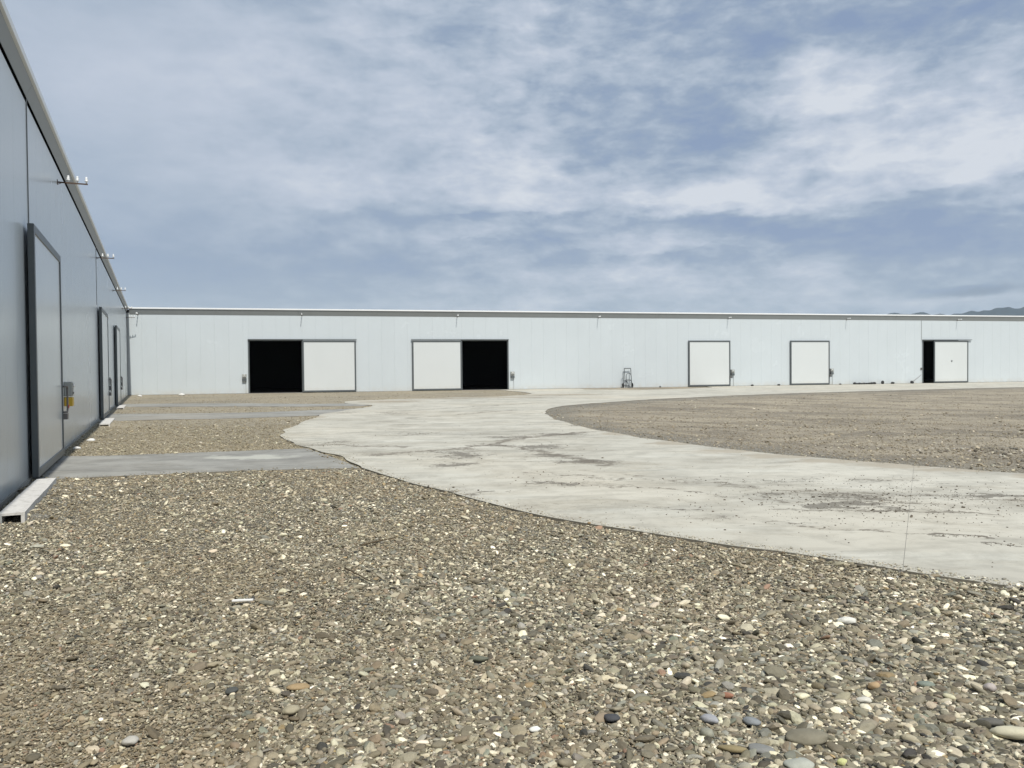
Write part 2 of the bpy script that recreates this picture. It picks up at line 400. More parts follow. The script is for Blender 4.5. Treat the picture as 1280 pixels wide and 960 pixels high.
        k = t.m('ADD', t.m('MULTIPLY', seg, .45), t.m('ADD', t.m('MULTIPLY', t.m('SUBTRACT', sp, .5), 1.5), t.m('MULTIPLY', t.m('SUBTRACT', sp2, .5), .8)))
        cc = t.mix(t.mr(k, .18, .36, 0., .78), cc, (.15, .13, .10))
        cc = t.mix(t.mr(t.m('ADD', sp, t.m('MULTIPLY', t.m('SUBTRACT', blot, .5), .8)), .56, .70, 0., .42), cc, (.20, .18, .145))
    # fine grit everywhere
    grit = t.noise(flat, 60, 3, .7)
    cc = t.mix(t.mr(grit, .60, .76, 0., .45), cc, tuple(v * .5 for v in c_lo))
    if brush:   # sand spread over the road from the packed fill
        sa = None
        for (a, e, rx, ry) in ((4.2,15.1,.7,.5),(4.9,14.1,.8,.45),(5.6,13.3,.8,.45),(6.3,12.7,.8,.45),(7.0,12.0,.8,.4),(3.4,16.8,.5,.5),(2.6,19.3,.4,.6),(7.8,11.3,.7,.25),(-.3,45.2,3.,1.3),(-4.5,44.2,3.,1.2),(3.,48.6,3.5,1.6),(-6.6,40.5,2.,1.8),(9.,63.,7.,1.2),(-6.6,20.5,.5,1.5),(-6.9,27.,.4,1.6)):
            u = t.m('DIVIDE', t.m('SUBTRACT', px, a), rx); v = t.m('DIVIDE', t.m('SUBTRACT', py, e), ry)
            g = t.m('EXPONENT', t.m('MULTIPLY', t.m('MULTIPLY_ADD', u, u, t.m('MULTIPLY', v, v)), -1.))
            sa = g if sa is None else t.m('MAXIMUM', sa, g)
        sn = t.m('ADD', sa, t.m('MULTIPLY', t.m('SUBTRACT', sp2, .5), 1.2))
        cc = t.mix(t.mr(sn, .35, .70, 0., .75), cc, (.36, .315, .24))
    t.put(b.inputs['Base Color'], cc)
    b.inputs['Roughness'].default_value = .88
    b.inputs['Specular IOR Level'].default_value = .3
    h = t.m('ADD', t.m('MULTIPLY', grit, .5), grime)
    if brush:
        br = t.noise(t.vm('MULTIPLY', flat, (30., 1.2, 1.)), 1.5, 3, .6)
        h = t.m('MULTIPLY_ADD', br, .3, h)
    t.put(b.inputs['Normal'], t.bump(h, .28, .006))
    return m
M['concrete'] = concrete_material('road_concrete', (.425, .405, .34), (.585, .56, .475))
M['concrete_grey'] = concrete_material('drive_concrete', (.25, .245, .222), (.36, .352, .318), .25, False)

# ------------------------------------------------------------------ object helpers
def link(name, mesh, parent=None, loc=None):
    o = bpy.data.objects.new(name, mesh)
    col.objects.link(o)
    if parent is not None: o.parent = parent
    if loc is not None: o.location = loc
    return o
def tag(o, label=None, cat=None, group=None, kind=None):
    if label: o['label'] = label
    if cat: o['category'] = cat
    if group: o['group'] = group
    if kind: o['kind'] = kind
    return o
def to_mesh(bm, name, m, smooth=False):
    me = bpy.data.meshes.new(name)
    bmesh.ops.recalc_face_normals(bm, faces=bm.faces)
    bm.to_mesh(me); bm.free()
    for mm in (m if isinstance(m, (list, tuple)) else [m]): me.materials.append(mm)
    if smooth:
        for p in me.polygons: p.use_smooth = True
    return me
def box(bm, x0, x1, y0, y1, z0, z1, bev=0.):
    r = bmesh.ops.create_cube(bm, size=1.0)
    for v in r['verts']:
        v.co = Vector((x0 + (v.co.x + .5) * (x1 - x0), y0 + (v.co.y + .5) * (y1 - y0), z0 + (v.co.z + .5) * (z1 - z0)))
    if bev:
        es = list({e for v in r['verts'] for e in v.link_edges})
        bmesh.ops.bevel(bm, geom=es, offset=bev, segments=1, affect='EDGES', profile=.5)
def box_mesh(name, m, *a, bev=0.):
    bm = bmesh.new(); box(bm, *a, bev=bev); return to_mesh(bm, name, m)
def tube(bm, pts, r, n=8, closed=False, cap=True):
    pts = [Vector(p) for p in pts]; rings = []
    N = len(pts)
    for i, p in enumerate(pts):
        a = pts[(i - 1) % N] if (i > 0 or closed) else p
        b = pts[(i + 1) % N] if (i < N - 1 or closed) else p
        d = (b - a).normalized()
        up = Vector((0, 0, 1)) if abs(d.z) < .9 else Vector((0, 1, 0))
        s = d.cross(up).normalized(); u = s.cross(d).normalized()
        rr = r[i] if isinstance(r, (list, tuple)) else r
        rings.append([bm.verts.new(p + (s * math.cos(2 * PI * k / n) + u * math.sin(2 * PI * k / n)) * rr) for k in range(n)])
    m = N if closed else N - 1
    for i in range(m):
        A, B = rings[i], rings[(i + 1) % N]
        for k in range(n):
            bm.faces.new((A[k], A[(k + 1) % n], B[(k + 1) % n], B[k]))
    if cap and not closed:
        bm.faces.new(rings[0]); bm.faces.new(rings[-1][::-1])
def lathe(bm, prof, c=(0, 0, 0), n=12):
    rings = []
    for (r, z) in prof:
        rings.append([bm.verts.new((c[0] + r * math.cos(2 * PI * k / n), c[1] + r * math.sin(2 * PI * k / n), c[2] + z)) for k in range(n)])
    for A, B in zip(rings, rings[1:]):
        for k in range(n): bm.faces.new((A[k], A[(k + 1) % n], B[(k + 1) % n], B[k]))
    bm.faces.new(rings[0][::-1]); bm.faces.new(rings[-1])
def extrude_profile(bm, prof, x0, x1, segs=1):
    rows = []
    for i in range(segs + 1):
        x = x0 + (x1 - x0) * i / segs
        rows.append([bm.verts.new((x, y, z)) for (y, z) in prof])
    n = len(prof)
    for A, B in zip(rows, rows[1:]):
        for k in range(n): bm.faces.new((A[k], A[(k + 1) % n], B[(k + 1) % n], B[k]))
    bm.faces.new(rows[0]); bm.faces.new(rows[-1][::-1])

# ------------------------------------------------------------------ concrete outlines (world metres)
def smooth(pts, k=6):
    out = []
    n = len(pts)
    P = [pts[0]] + pts + [pts[-1]]
    for i in range(1, n):
        p0, p1, p2, p3 = [np.array(P[i + j - 1], float) for j in range(4)]
        for s in range(k):
            t = s / k
            out.append(tuple(.5 * ((2 * p1) + (-p0 + p2) * t + (2 * p0 - 5 * p1 + 4 * p2 - p3) * t * t + (-p0 + 3 * p1 - 3 * p2 + p3) * t ** 3)))
    out.append(tuple(pts[-1]))
    return out
def ragged(pts, amp, f=1.7):
    return [(x + mnoise.noise((x * f, y * f, 1.3)) * amp, y + mnoise.noise((x * f, y * f, 7.7)) * amp) for x, y in pts]
JN = (3.08, 6.15); JI = (6.5, 12.62)       # ends of the saw-cut joint
near_l = ragged(smooth([JN, (2.48, 6.73), (1.89, 7.16), (1.24, 7.74), (.55, 8.35), (-.01, 9.03), (-.87, 10.36), (-1.66, 11.50), (-2.52, 13.0)], 10), .03)
mid_l = ragged(smooth([(-2.52, 13.0), (-3.4, 14.7), (-4.3, 16.38), (-5.01, 17.7), (-5.84, 19.71), (-6.34, 22.19), (-6.77, 25.34), (-7.02, 28.46), (-6.9, 30.6),
                (-6.6, 33.4), (-6.4, 36.0), (-8.2, 38.6), (-8.5, 41.5), (-6.3, 43.9), (-3.7, 45.4), (-.9, 46.6), (.9, 49.5), (1.0, 54.), (-1.2, 61.6)], 6), .22, .8)
wall_top = [(-1.2, 61.62), (5.5, 63.27), (5.6, 60.2), (9.5, 57.8), (13.2, 59.6), (16.2, 63.0), (16.4, 65.95), (24.2, 67.88), (31.95, 69.78), (42.8, 72.45), (46., 73.2), (80, 80), (80, 62)]
isl_top = ragged(smooth([(80, 62), (60, 60.5), (48, 58.8), (36.8, 56.09), (31.77, 54.37), (23.95, 50.9), (17.81, 47.9), (13.3, 45.2), (9.49, 42.12), (6.6, 39.6), (4.55, 37.2), (3.1, 35.4), (2.05, 33.53),
                (1.5, 31.6), (1.23, 29.3), (1.25, 27.2), (1.38, 25.04), (1.57, 23.69), (1.93, 21.8), (2.5, 19.7), (2.97, 18.3), (3.5, 17.0), (4.17, 15.7), (5.0, 14.4), (5.86, 13.3), JI], 6), .12, .9)
slab_a = near_l + mid_l[1:] + wall_top[1:] + isl_top[1:] 
isl_r = ragged(smooth([JI, (7.66, 11.55), (9.6, 9.9), (13., 7.2), (18., 3.), (24, -2.)], 8), .10)
near_r = ragged(smooth([(20, -9.), (14., -3.2), (10., .35), (6.5, 3.25), (5.0, 4.6), (3.73, 5.62), JN], 12), .03)
isl_r[0] = JI; isl_top[-1] = JI; near_r[-1] = JN; near_l[0] = JN
slab_a[0] = JN; slab_a[-1] = JI
slab_b = isl_r + near_r
path1 = ragged([(-7.36, 11.86), (-6.4, 12.2), (-5.64, 12.42), (-4.47, 12.78), (-3.21, 12.98), (-2.56, 13.02)], .05) + [(-3.42, 14.72), (-4.32, 16.36)] + \
        ragged([(-4.9, 16.25), (-5.6, 16.0), (-6.3, 15.75), (-7.02, 15.52), (-8.0, 15.3)], .08) + [(-8.93, 15.26)]
path2 = [(-13.72, 25.76)] + ragged(smooth([(-13.3, 26.1), (-12.14, 26.78), (-10.8, 26.9), (-9.49, 27.2), (-8.2, 27.9), (-7.04, 28.4)], 4), .1) + [(-6.94, 30.6), (-6.66, 33.3)] + \
        ragged(smooth([(-7.4, 32.9), (-9.0, 31.7), (-10.7, 30.9), (-13., 30.7), (-15.4, 30.7)], 4), .1) + [(-16.0, 30.74)]
path3 = [(-18.86, 37.0)] + ragged(smooth([(-18.3, 36.9), (-14.64, 36.57), (-11.5, 36.1), (-9.51, 35.64), (-6.5, 35.9)], 4), .15) + [(-7.3, 37.4), (-8.2, 38.7)] + \
        ragged(smooth([(-9.4, 38.5), (-10.32, 38.69), (-13.91, 39.86), (-17., 40.3), (-19.99, 40.6)], 4), .15) + [(-20.52, 40.6)]

def in_poly(px, py, poly):
    inside = np.zeros(px.shape, bool)
    n = len(poly); j = n - 1
    for i in range(n):
        xi, yi = poly[i]; xj, yj = poly[j]
        if yi != yj:
            c = ((yi > py) != (yj > py)) & (px < (xj - xi) * (py - yi) / (yj - yi) + xi)
            inside ^= c
        j = i
    return inside
def on_concrete(px, py):
    m = np.zeros(px.shape, bool)
    for p in (slab_a, slab_b, path1, path2, path3): m |= in_poly(px, py, p)
    return m
def slab(name, poly, z0, z1, m, parent=None):
    bm = bmesh.new()
    poly = [p for i, p in enumerate(poly) if i == 0 or (abs(p[0] - poly[i - 1][0]) + abs(p[1] - poly[i - 1][1])) > 1e-3]
    vs = [bm.verts.new((x, y, z1)) for x, y in poly]
    f = bm.faces.new(vs)
    r = bmesh.ops.extrude_face_region(bm, geom=[f])
    top = f
    for v in r['geom']:
        if isinstance(v, bmesh.types.BMVert): v.co.z = z0
    es = [e for e in bm.edges if abs(e.verts[0].co.z - z1) < 1e-5 and abs(e.verts[1].co.z - z1) < 1e-5]
    bmesh.ops.triangulate(bm, faces=[f for f in bm.faces if len(f.verts) > 4])
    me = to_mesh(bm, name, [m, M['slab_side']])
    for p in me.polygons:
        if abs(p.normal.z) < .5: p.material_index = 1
    return link(name, me, parent)

# saw-cut joint: the two slabs stop 9 mm either side of it
def pull(poly, dist, side):
    a = np.array(JN); b = np.array(JI); d = (b - a) / np.linalg.norm(b - a); n = np.array([d[1], -d[0]]) * side
    return [tuple(np.array(p) + n * dist) if (abs(p[0] - JN[0]) + abs(p[1] - JN[1]) < .12 or abs(p[0] - JI[0]) + abs(p[1] - JI[1]) < .2) else p for p in poly]
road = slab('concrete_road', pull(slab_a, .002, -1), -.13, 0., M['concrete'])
tag(road, kind='structure')
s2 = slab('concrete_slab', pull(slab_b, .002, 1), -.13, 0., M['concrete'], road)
tag(link('joint_filler', box_mesh('joint_filler', M['plinth'], 0, 7.32, -.03, .03, -.12, -.004), road, (JN[0], JN[1], 0))).rotation_euler.z = math.atan2(JI[1] - JN[1], JI[0] - JN[0])
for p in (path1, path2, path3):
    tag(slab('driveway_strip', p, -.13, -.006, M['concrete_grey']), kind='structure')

# ------------------------------------------------------------------ ground sheet
def height(x, y):
    """relief of the gravel, metres"""
    z = -.030 + .016 * mnoise.noise((x * .55, y * .55, 0)) + .010 * mnoise.noise((x * 2.3, y * 2.3, 3))
    isl = min(1, max(0, (y - 11 + .35 * x * 0) / 3)) * min(1, max(0, (x - 1.) / 1.5)) * (1 if y < 66 else 0)
    if isl > 0:
        r = mnoise.noise(((x - .25 * y) * .18, (y + .35 * x) * .7, 5))
        z += isl * (.022 + .045 * r + .02 * mnoise.noise((x * 1.8, y * 1.8, 9)))
    # low heaps of fill pushed up along the road at the right
    for (cx, cy, sx, sy, h) in ((8.9, 14.7, .8, .35, .035), (9.6, 14.2, .9, .4, .05), (10.6, 13.2, .9, .6, .06), (9.2, 13.2, .6, .5, .05), (10., 11.7, 1.0, .7, .06), (12., 11.5, 1.6, 1., .08), (8.9, 12.3, .5, .5, .03)):
        q = ((x - cx) / sx) ** 2 + ((y - cy) / sy) ** 2
        if q < 9: z += h * math.exp(-q) * (1 + .8 * mnoise.noise((x * 4, y * 4, 2)))
    if y > 42 and x < 0: z += .02
    if x < -3 and y < 45:      # gravel banked against the pale kerbs and the foot of the left wall
        lx = (x + 1.60413) * -.41588 + (y + .73357) * .90942; ly = (x + 1.60413) * .90942 + (y + .73357) * .41588
        if (10.1 < lx < 12.9 or 26.7 < lx < 29.8 or 38.7 < lx < 41.4) and ly > .36: z += .085 * math.exp(-max(0, ly - .5) / .22)
        elif ly < .6 and not (13.2 < lx < 17.6): z += .02
    return z
xs = np.concatenate([[-7000, -2500, -900, -300, -120, -60], np.arange(-34, 62, .24), [80, 130, 300, 900, 2500, 7000]])
ys = np.concatenate([[-7000, -2500, -900, -300, -100, -40, -20, -12], np.arange(-6, 12, .12), np.arange(12, 72, .24), [90, 130, 300, 900, 2500, 7000]])
GX, GY = np.meshgrid(xs, ys)
flatx, flaty = GX.ravel(), GY.ravel()
onc = on_concrete(flatx, flaty)
near = (np.abs(flatx) < 70) & (flaty > -14) & (flaty < 90)
zz_ = np.full(flatx.shape, -.03)
for i in np.nonzero(near)[0]: zz_[i] = height(flatx[i], flaty[i])
# keep the sheet under the slabs, and just under their rim
R = .18
rim = np.zeros_like(onc)
for ddx, ddy in ((R, 0), (-R, 0), (0, R), (0, -R)): rim |= on_concrete(flatx + ddx, flaty + ddy)
zz_ = np.where(onc, np.minimum(zz_, -.045), np.where(rim, np.clip(zz_, -.016, -.008), zz_))
nx, ny = len(xs), len(ys)
verts = np.stack([flatx, flaty, zz_], 1)
ii = np.arange(ny - 1)[:, None] * nx + np.arange(nx - 1)[None, :]
faces = np.stack([ii, ii + 1, ii + nx + 1, ii + nx], -1).reshape(-1, 4)
gm = bpy.data.meshes.new('ground')
gm.vertices.add(len(verts)); gm.vertices.foreach_set('co', verts.ravel())
gm.loops.add(faces.size); gm.loops.foreach_set('vertex_index', faces.ravel())
gm.polygons.add(len(faces)); gm.polygons.foreach_set('loop_start', np.arange(0, faces.size, 4))
gm.update(calc_edges=True)
gm.polygons.foreach_set('use_smooth', np.ones(len(faces), bool))
gm.materials.append(M['ground'])
edge = np.zeros(len(verts)); selm = (flatx > 0) & (flatx < 50) & (flaty > 10) & (flaty < 62) & ~onc
poly_ = np.array(isl_top)[::2]
dmin = np.full(selm.sum(), 1e9)
for q in poly_: dmin = np.minimum(dmin, np.hypot(flatx[selm] - q[0], flaty[selm] - q[1]))
edge[selm] = np.exp(-(dmin / (1.0 + .02 * flaty[selm] ** 1.05 * (flaty[selm] > 28))) ** 2)
ea = gm.attributes.new('edge', 'FLOAT', 'POINT'); ea.data.foreach_set('value', edge.astype(np.float32))
tag(link('ground', gm), kind='structure')
def ground_z(px, py):
    """height of the sheet by bilinear lookup"""
    xi = np.clip(np.searchsorted(xs, px) - 1, 0, nx - 2); yi = np.clip(np.searchsorted(ys, py) - 1, 0, ny - 2)
    Z = zz_.reshape(ny, nx)
    tx_ = (px - xs[xi]) / (xs[xi + 1] - xs[xi]); ty = (py - ys[yi]) / (ys[yi + 1] - ys[yi])
    return Z[yi, xi] * (1 - tx_) * (1 - ty) + Z[yi, xi + 1] * tx_ * (1 - ty) + Z[yi + 1, xi] * (1 - tx_) * ty + Z[yi + 1, xi + 1] * tx_ * ty

HAZE = .00007
# ------------------------------------------------------------------ hills on the horizon
def hills():
    bm = bmesh.new()
    dist = 5200.
    prof = [(18., 1.26), (20, 1.86), (22., 2.56), (24.3, 3.06), (25.2, 3.39), (26.0, 3.52), (26.9, 3.53), (27.6, 3.60), (28.3, 3.48), (29.0, 3.37), (29.6, 3.42), (30.3, 3.51), (31.2, 3.60), (32., 3.66), (32.6, 3.68),
            (33.3, 3.64), (34.4, 3.56), (36., 3.36), (38., 3.66), (41., 3.56), (45., 3.16), (50., 3.26), (56., 2.66)]
    cols_ = []
    for k in range(len(prof) - 1):
        (a0, e0), (a1, e1) = prof[k], prof[k + 1]
        for s_ in range(8):
            t_ = s_ / 8; ts = t_ * t_ * (3 - 2 * t_)
            a = a0 + (a1 - a0) * t_; e = e0 + (e1 - e0) * ts + .02 * mnoise.noise((a * 3, 0, 0)) 
            row = []
            for q in range(12):
                d = dist * (.55 + .65 * q / 9); crest = (q / 7) ** 1.9 if q <= 7 else math.cos((q - 7) / 5 * PI / 2)
                zz2 = math.tan(math.radians(e)) * dist * max(0, crest) * (1 + .05 * mnoise.noise((a * 2, q * .8, 4))) * (dist * (.55 + .65 * 7 / 9) / dist)
                zz2 -= 10
                zz2 = max(zz2, -10)
                row.append(bm.verts.new((d * math.sin(math.radians(a)), d * math.cos(math.radians(a)), zz2)))
            cols_.append(row)
    for A, B in zip(cols_, cols_[1:]):
        for k in range(11): bm.faces.new((A[k], A[k + 1], B[k + 1], B[k]))
    m, t, b = mat('wooded_hill')
    geo = t.new('ShaderNodeNewGeometry').outputs['Position']
    t.put(b.inputs['Base Color'], t.mix(t.noise(geo, .004, 7, .6), (.014, .034, .042), (.03, .05, .055)))
    b.inputs['Roughness'].default_value = 1.0; b.inputs['Specular IOR Level'].default_value = 0.1
    tag(link('hills', to_mesh(bm, 'hills', m, True)), kind='structure')
hills()

def haze():
    m = bpy.data.materials.new('thin_haze'); m.use_nodes = True
    n = m.node_tree.nodes; n.clear()
    o = n.new('ShaderNodeOutputMaterial'); v = n.new('ShaderNodeVolumePrincipled')
    v.inputs['Color'].default_value = (.78, .88, 1.0, 1); v.inputs['Density'].default_value = HAZE
    v.inputs['Anisotropy'].default_value = .2
    m.node_tree.links.new(v.outputs[0], o.inputs['Volume'])
    tag(link('haze', box_mesh('haze', m, -7100, 7100, -7100, 7100, -12, 520)), kind='stuff')
haze()

# ------------------------------------------------------------------ warehouses
H_DOOR = 3.884; Z_FB = 5.745; Z_EAVE = 6.175; DEPTH = 18.
full_panel = box_mesh('wall_panel', M['wall'], 0, 1, 0, .05, .03, Z_FB + .10, bev=.0025)
top_panel = box_mesh('wall_panel_above', M['wall'], 0, 1, 0, .05, H_DOOR - .02, Z_FB + .10, bev=.0025)

def door_leaf(name, parent, x0, x1, handle_side, knob=False, label=None):
    """sliding leaf hung in front of the wall: white skin in a dark steel frame"""
    leaf = link(name, box_mesh(name, M['door_white'], x0 + .06, x1 - .06, -.120, -.065, .10, H_DOOR - .06), parent)
    if label: leaf['label'] = label
    rails = ((x0, x0 + .115, .035, H_DOOR), (x1 - .115, x1, .035, H_DOOR), (x0 + .117, x1 - .117, H_DOOR - .13, H_DOOR), (x0 + .117, x1 - .117, .035, .16))
    for (a, b_, c, d) in rails:
        link('frame_rail', box_mesh('frame_rail', M['frame'], a, b_, -.138, -.05, c, d, bev=.006), leaf)
    if handle_side:
        hx = x1 + .03 if handle_side > 0 else x0 - .03
        bm = bmesh.new()
        s_ = handle_side
        tube(bm, [(hx - .10 * s_, -.138, .86), (hx - .04 * s_, -.20, .86), (hx + .04 * s_, -.20, .90), (hx + .04 * s_, -.20, 1.32), (hx - .04 * s_, -.20, 1.36), (hx - .10 * s_, -.138, 1.36)], .018)
        box(bm, min(hx - .12 * s_, hx + .10 * s_), max(hx - .12 * s_, hx + .10 * s_), -.21, -.137, .72, .83)
        link('handle', to_mesh(bm, 'handle', M['steel']), leaf)
    if knob:
        bm = bmesh.new(); lathe(bm, [(.03, 0), (.07, .01), (.07, .03), (.03, .045)]); bmesh.ops.rotate(bm, matrix=Matrix.Rotation(PI / 2, 3, 'X'), verts=bm.verts)
        bmesh.ops.translate(bm, vec=((x0 + x1) / 2 + .05, -.12, 2.02), verts=bm.verts)
        link('knob', to_mesh(bm, 'knob', M['frame']), leaf)
    return leaf

def warehouse(name, origin, ang, x0, x1, openings, leaves, seams, roof_x, label, Z_FB=Z_FB, outp=.15):
    root = link(name, None, None, (origin[0], origin[1], 0)); root.rotation_euler.z = ang
    tag(root, label, 'warehouse')
    # wall panel joints
    b = [x0]
    step = .975
    marks = sorted([e for o in openings for e in o] + list(seams))
    x = x0
    while x < x1 - .3:
        nx_ = x + step
        nm = [q for q in marks if x + .02 < q]
        if nm and nm[0] < nx_ + .35: nx_ = nm[0]
        b.append(nx_); x = nx_
    for a, c in zip(b, b[1:]):
        mid = (a + c) / 2
        opn = any(o[0] < mid < o[1] for o in openings)
        g = .0012
        gl = .012 if any(abs(a - s_) < .01 for s_ in seams) else g
        p = link('wall_panel', top_panel if opn else full_panel, root, (a + gl, 0, 0))
        p.scale.x = c - a - gl - g
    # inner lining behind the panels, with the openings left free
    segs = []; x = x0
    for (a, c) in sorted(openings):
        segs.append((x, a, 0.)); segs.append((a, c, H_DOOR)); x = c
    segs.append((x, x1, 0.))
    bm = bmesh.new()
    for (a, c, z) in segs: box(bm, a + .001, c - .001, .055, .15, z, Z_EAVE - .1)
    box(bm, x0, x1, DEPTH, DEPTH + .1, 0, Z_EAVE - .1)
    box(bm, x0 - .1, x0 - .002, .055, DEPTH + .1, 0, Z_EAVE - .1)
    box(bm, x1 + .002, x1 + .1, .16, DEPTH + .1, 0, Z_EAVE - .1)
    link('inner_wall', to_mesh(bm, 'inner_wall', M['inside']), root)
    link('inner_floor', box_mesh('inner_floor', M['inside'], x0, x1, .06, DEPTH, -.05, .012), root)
    # plinth
    bm = bmesh.new(); x = x0
    for (a, c) in sorted(openings) + [(x1, x1)]:
        if a - x > .1: box(bm, x, a, -.022, .052, -.12, .028)
        x = c
    link('plinth', to_mesh(bm, 'plinth', M['plinth']), root)
    for (a, c) in openings:
        link('threshold', box_mesh('threshold', M['plinth'], a + .002, c - .002, -.05, .054, -.12, .014), root)
        for (u, v) in ((a - .05, a + .05), (c - .05, c + .05)):
            link('door_jamb', box_mesh('door_jamb', M['frame'], u, v, -.035, .16, .03, H_DOOR - .015, bev=.004), root)
        link('lintel', box_mesh('lintel', M['frame'], a - .05, c + .05, -.045, .16, H_DOOR - .012, H_DOOR + .05, bev=.004), root)
    # roof, fascia and flashing
    a, c = roof_x
    bm = bmesh.new()
    yr = DEPTH / 2
    prof = [(-.10, Z_EAVE - .05), (yr, Z_EAVE + .42), (DEPTH + .2, Z_EAVE - .05), (DEPTH + .2, Z_EAVE - .15), (yr, Z_EAVE + .30), (-.10, Z_EAVE - .08)]
    extrude_profile(bm, prof, a, c)
    roof = link('roof', to_mesh(bm, 'roof', M['roof']), root)
    n = max(1, int(round((c - a) / 5.85)))
    for k in range(n):
        u = a + (c - a) * k / n; v = a + (c - a) * (k + 1) / n
        bm = bmesh.new()
        dz_ = .006 * mnoise.noise((k * 3.1, 0, 0))
        extrude_profile(bm, [(-.004, Z_FB), (-.016, Z_FB - .012 + dz_), (-outp - .005, Z_EAVE - .075), (-outp, Z_EAVE - .062), (-.02, Z_EAVE - .062)], u + .004, v - .004)
        link('fascia', to_mesh(bm, 'fascia', M['fascia']), root)
        link('flashing', box_mesh('flashing', M['cap'], u + .003, v - .003, -outp - .045, -outp + .052, Z_EAVE - .058, Z_EAVE + .05 + dz_, bev=.006), root)
    for s_ in seams:      # dark joint covers
        if any(o[0] - .2 < s_ < o[1] + .2 for o in openings) or outp < .12: z0_ = H_DOOR + .055
        else: z0_ = .03
        link('joint_cover', box_mesh('joint_cover', M['joint'], s_ - .022, s_ + .022, -.012, -.001, z0_, Z_FB - .02), root)
    for lf in leaves:
        door_leaf('sliding_door', root, *lf)
    for i, lf in enumerate(leaves):
        pass
    return root

C0 = (-27.214, 55.269); AF = math.radians(13.8275)
OL = (-1.60413, -.73357); AL = math.radians(114.5746)
far_open = [(8.18, 11.98), (23.99, 27.72), (66.60, 70.40)]
far_leaves = [(11.98, 15.89, 0), (20.12, 23.99, 0), (43.27, 47.14, 1), (52.91, 56.81, 1), (67.72, 71.48, 0, True)]
FW = warehouse('warehouse', C0, AF, 0.0, 104., far_open, far_leaves, [66.45], (.2, 104.),
               'long white metal-clad warehouse with dark-framed sliding doors across the back of the yard')
left_leaves = [(13.75, 17.45, 1), (30.3, 34.3, 1), (41.9, 45.9, 1)]
LW = warehouse('warehouse', OL, AL, -9.5, 61.575, [], left_leaves, [14.3, 30.1], (-9.5, 61.5),
               'white warehouse wing in shade running away along the left edge', 5.92, .10)

# top tracks for doors slid along
for (root, a, b_) in ((FW, 8.13, 15.95), (FW, 20.06, 27.77), (FW, 66.5, 71.9)):
    link('door_track', box_mesh('door_track', M['frame'], a, b_, -.15, -.046, H_DOOR + .054, H_DOOR + .10, bev=.005), root)

def local(root, x, y, z):
    a = root.rotation_euler.z
    return Vector((root.location.x + x * math.cos(a) - y * math.sin(a), root.location.y + x * math.sin(a) + y * math.cos(a), z))

# ------------------------------------------------------------------ insulator brackets
def make_bracket():
    root = link('insulator_bracket', None)
    bm = bmesh.new()
    box(bm, -.013, .013, -.555, -.004, -.014, .012)
    box(bm, -.03, .03, -.010, -.001, -.05, .05)
    tube(bm, [(0, -.01, -.045), (0, -.08, -.01)], .007, 6)
    link('arm', to_mesh(bm, 'arm', M['rust']), root)
    bi = bmesh.new()
    lathe(bi, [(r_ * .8, z_ * .72) for r_, z_ in [(.016, 0), (.016, .035), (.040, .045), (.045, .075), (.028, .085), (.036, .095), (.036, .125), (.022, .14), (.030, .15), (.026, .175), (.006, .185)]], n=12)
    im = to_mesh(bi, 'insulator', M['porcelain'], True)
    for y in (-.20, -.365, -.53):
        link('insulator', im, root, (0, y, .019))
    return root
def copy_tree(o):
    c = o.copy(); col.objects.link(c)
    for ch in [q for q in bpy.data.objects if q.parent == o]:
        d = ch.copy(); col.objects.link(d); d.parent = c
    return c
proto = None
GB = 'insulator brackets under the eaves'
for root, x, z, tilt, lab in (
        (LW, 18.55, 5.55, 0, 'nearest insulator bracket on the left wall, largest against the sky'),
        (LW, 30.2, 5.55, 0, 'second insulator bracket along the left wall, above the second shaded door'),
        (LW, 41.9, 5.55, 0, 'third insulator bracket along the left wall, above the third shaded door'),
        (LW, 53.5, 5.55, 0, 'fourth insulator bracket along the left wall, nearly level with the far roofline'),
        (LW, 60.6, 5.45, 0, 'insulator bracket deepest in the corner where the two warehouses meet'),
        (FW, .75, 5.70, 0, 'insulator bracket on the sunlit far wall right beside the corner'),
        (FW, 11.98, 5.73, 0, 'insulator bracket above the leftmost open doorway of the far wall'),
        (FW, 23.67, 5.73, 0, 'insulator bracket above the second open doorway of the far wall'),
        (FW, 35.30, 5.73, 0, 'insulator bracket on the bare wall above and left of the hand trolley'),
        (FW, 46.99, 5.73, 0, 'insulator bracket above the right edge of the first closed far door'),
        (FW, 58.59, 5.73, 0, 'insulator bracket just right of the second closed far door'),
        (FW, 70.33, 5.73, 0, 'insulator bracket above the narrow gap door at the right')):
    if proto is None: proto = make_bracket(); o = proto
    else: o = copy_tree(proto)
    o.location = local(root, x, 0, z)
    o.rotation_euler = (0, 0, root.rotation_euler.z + tilt)
    tag(o, lab, 'bracket', GB)

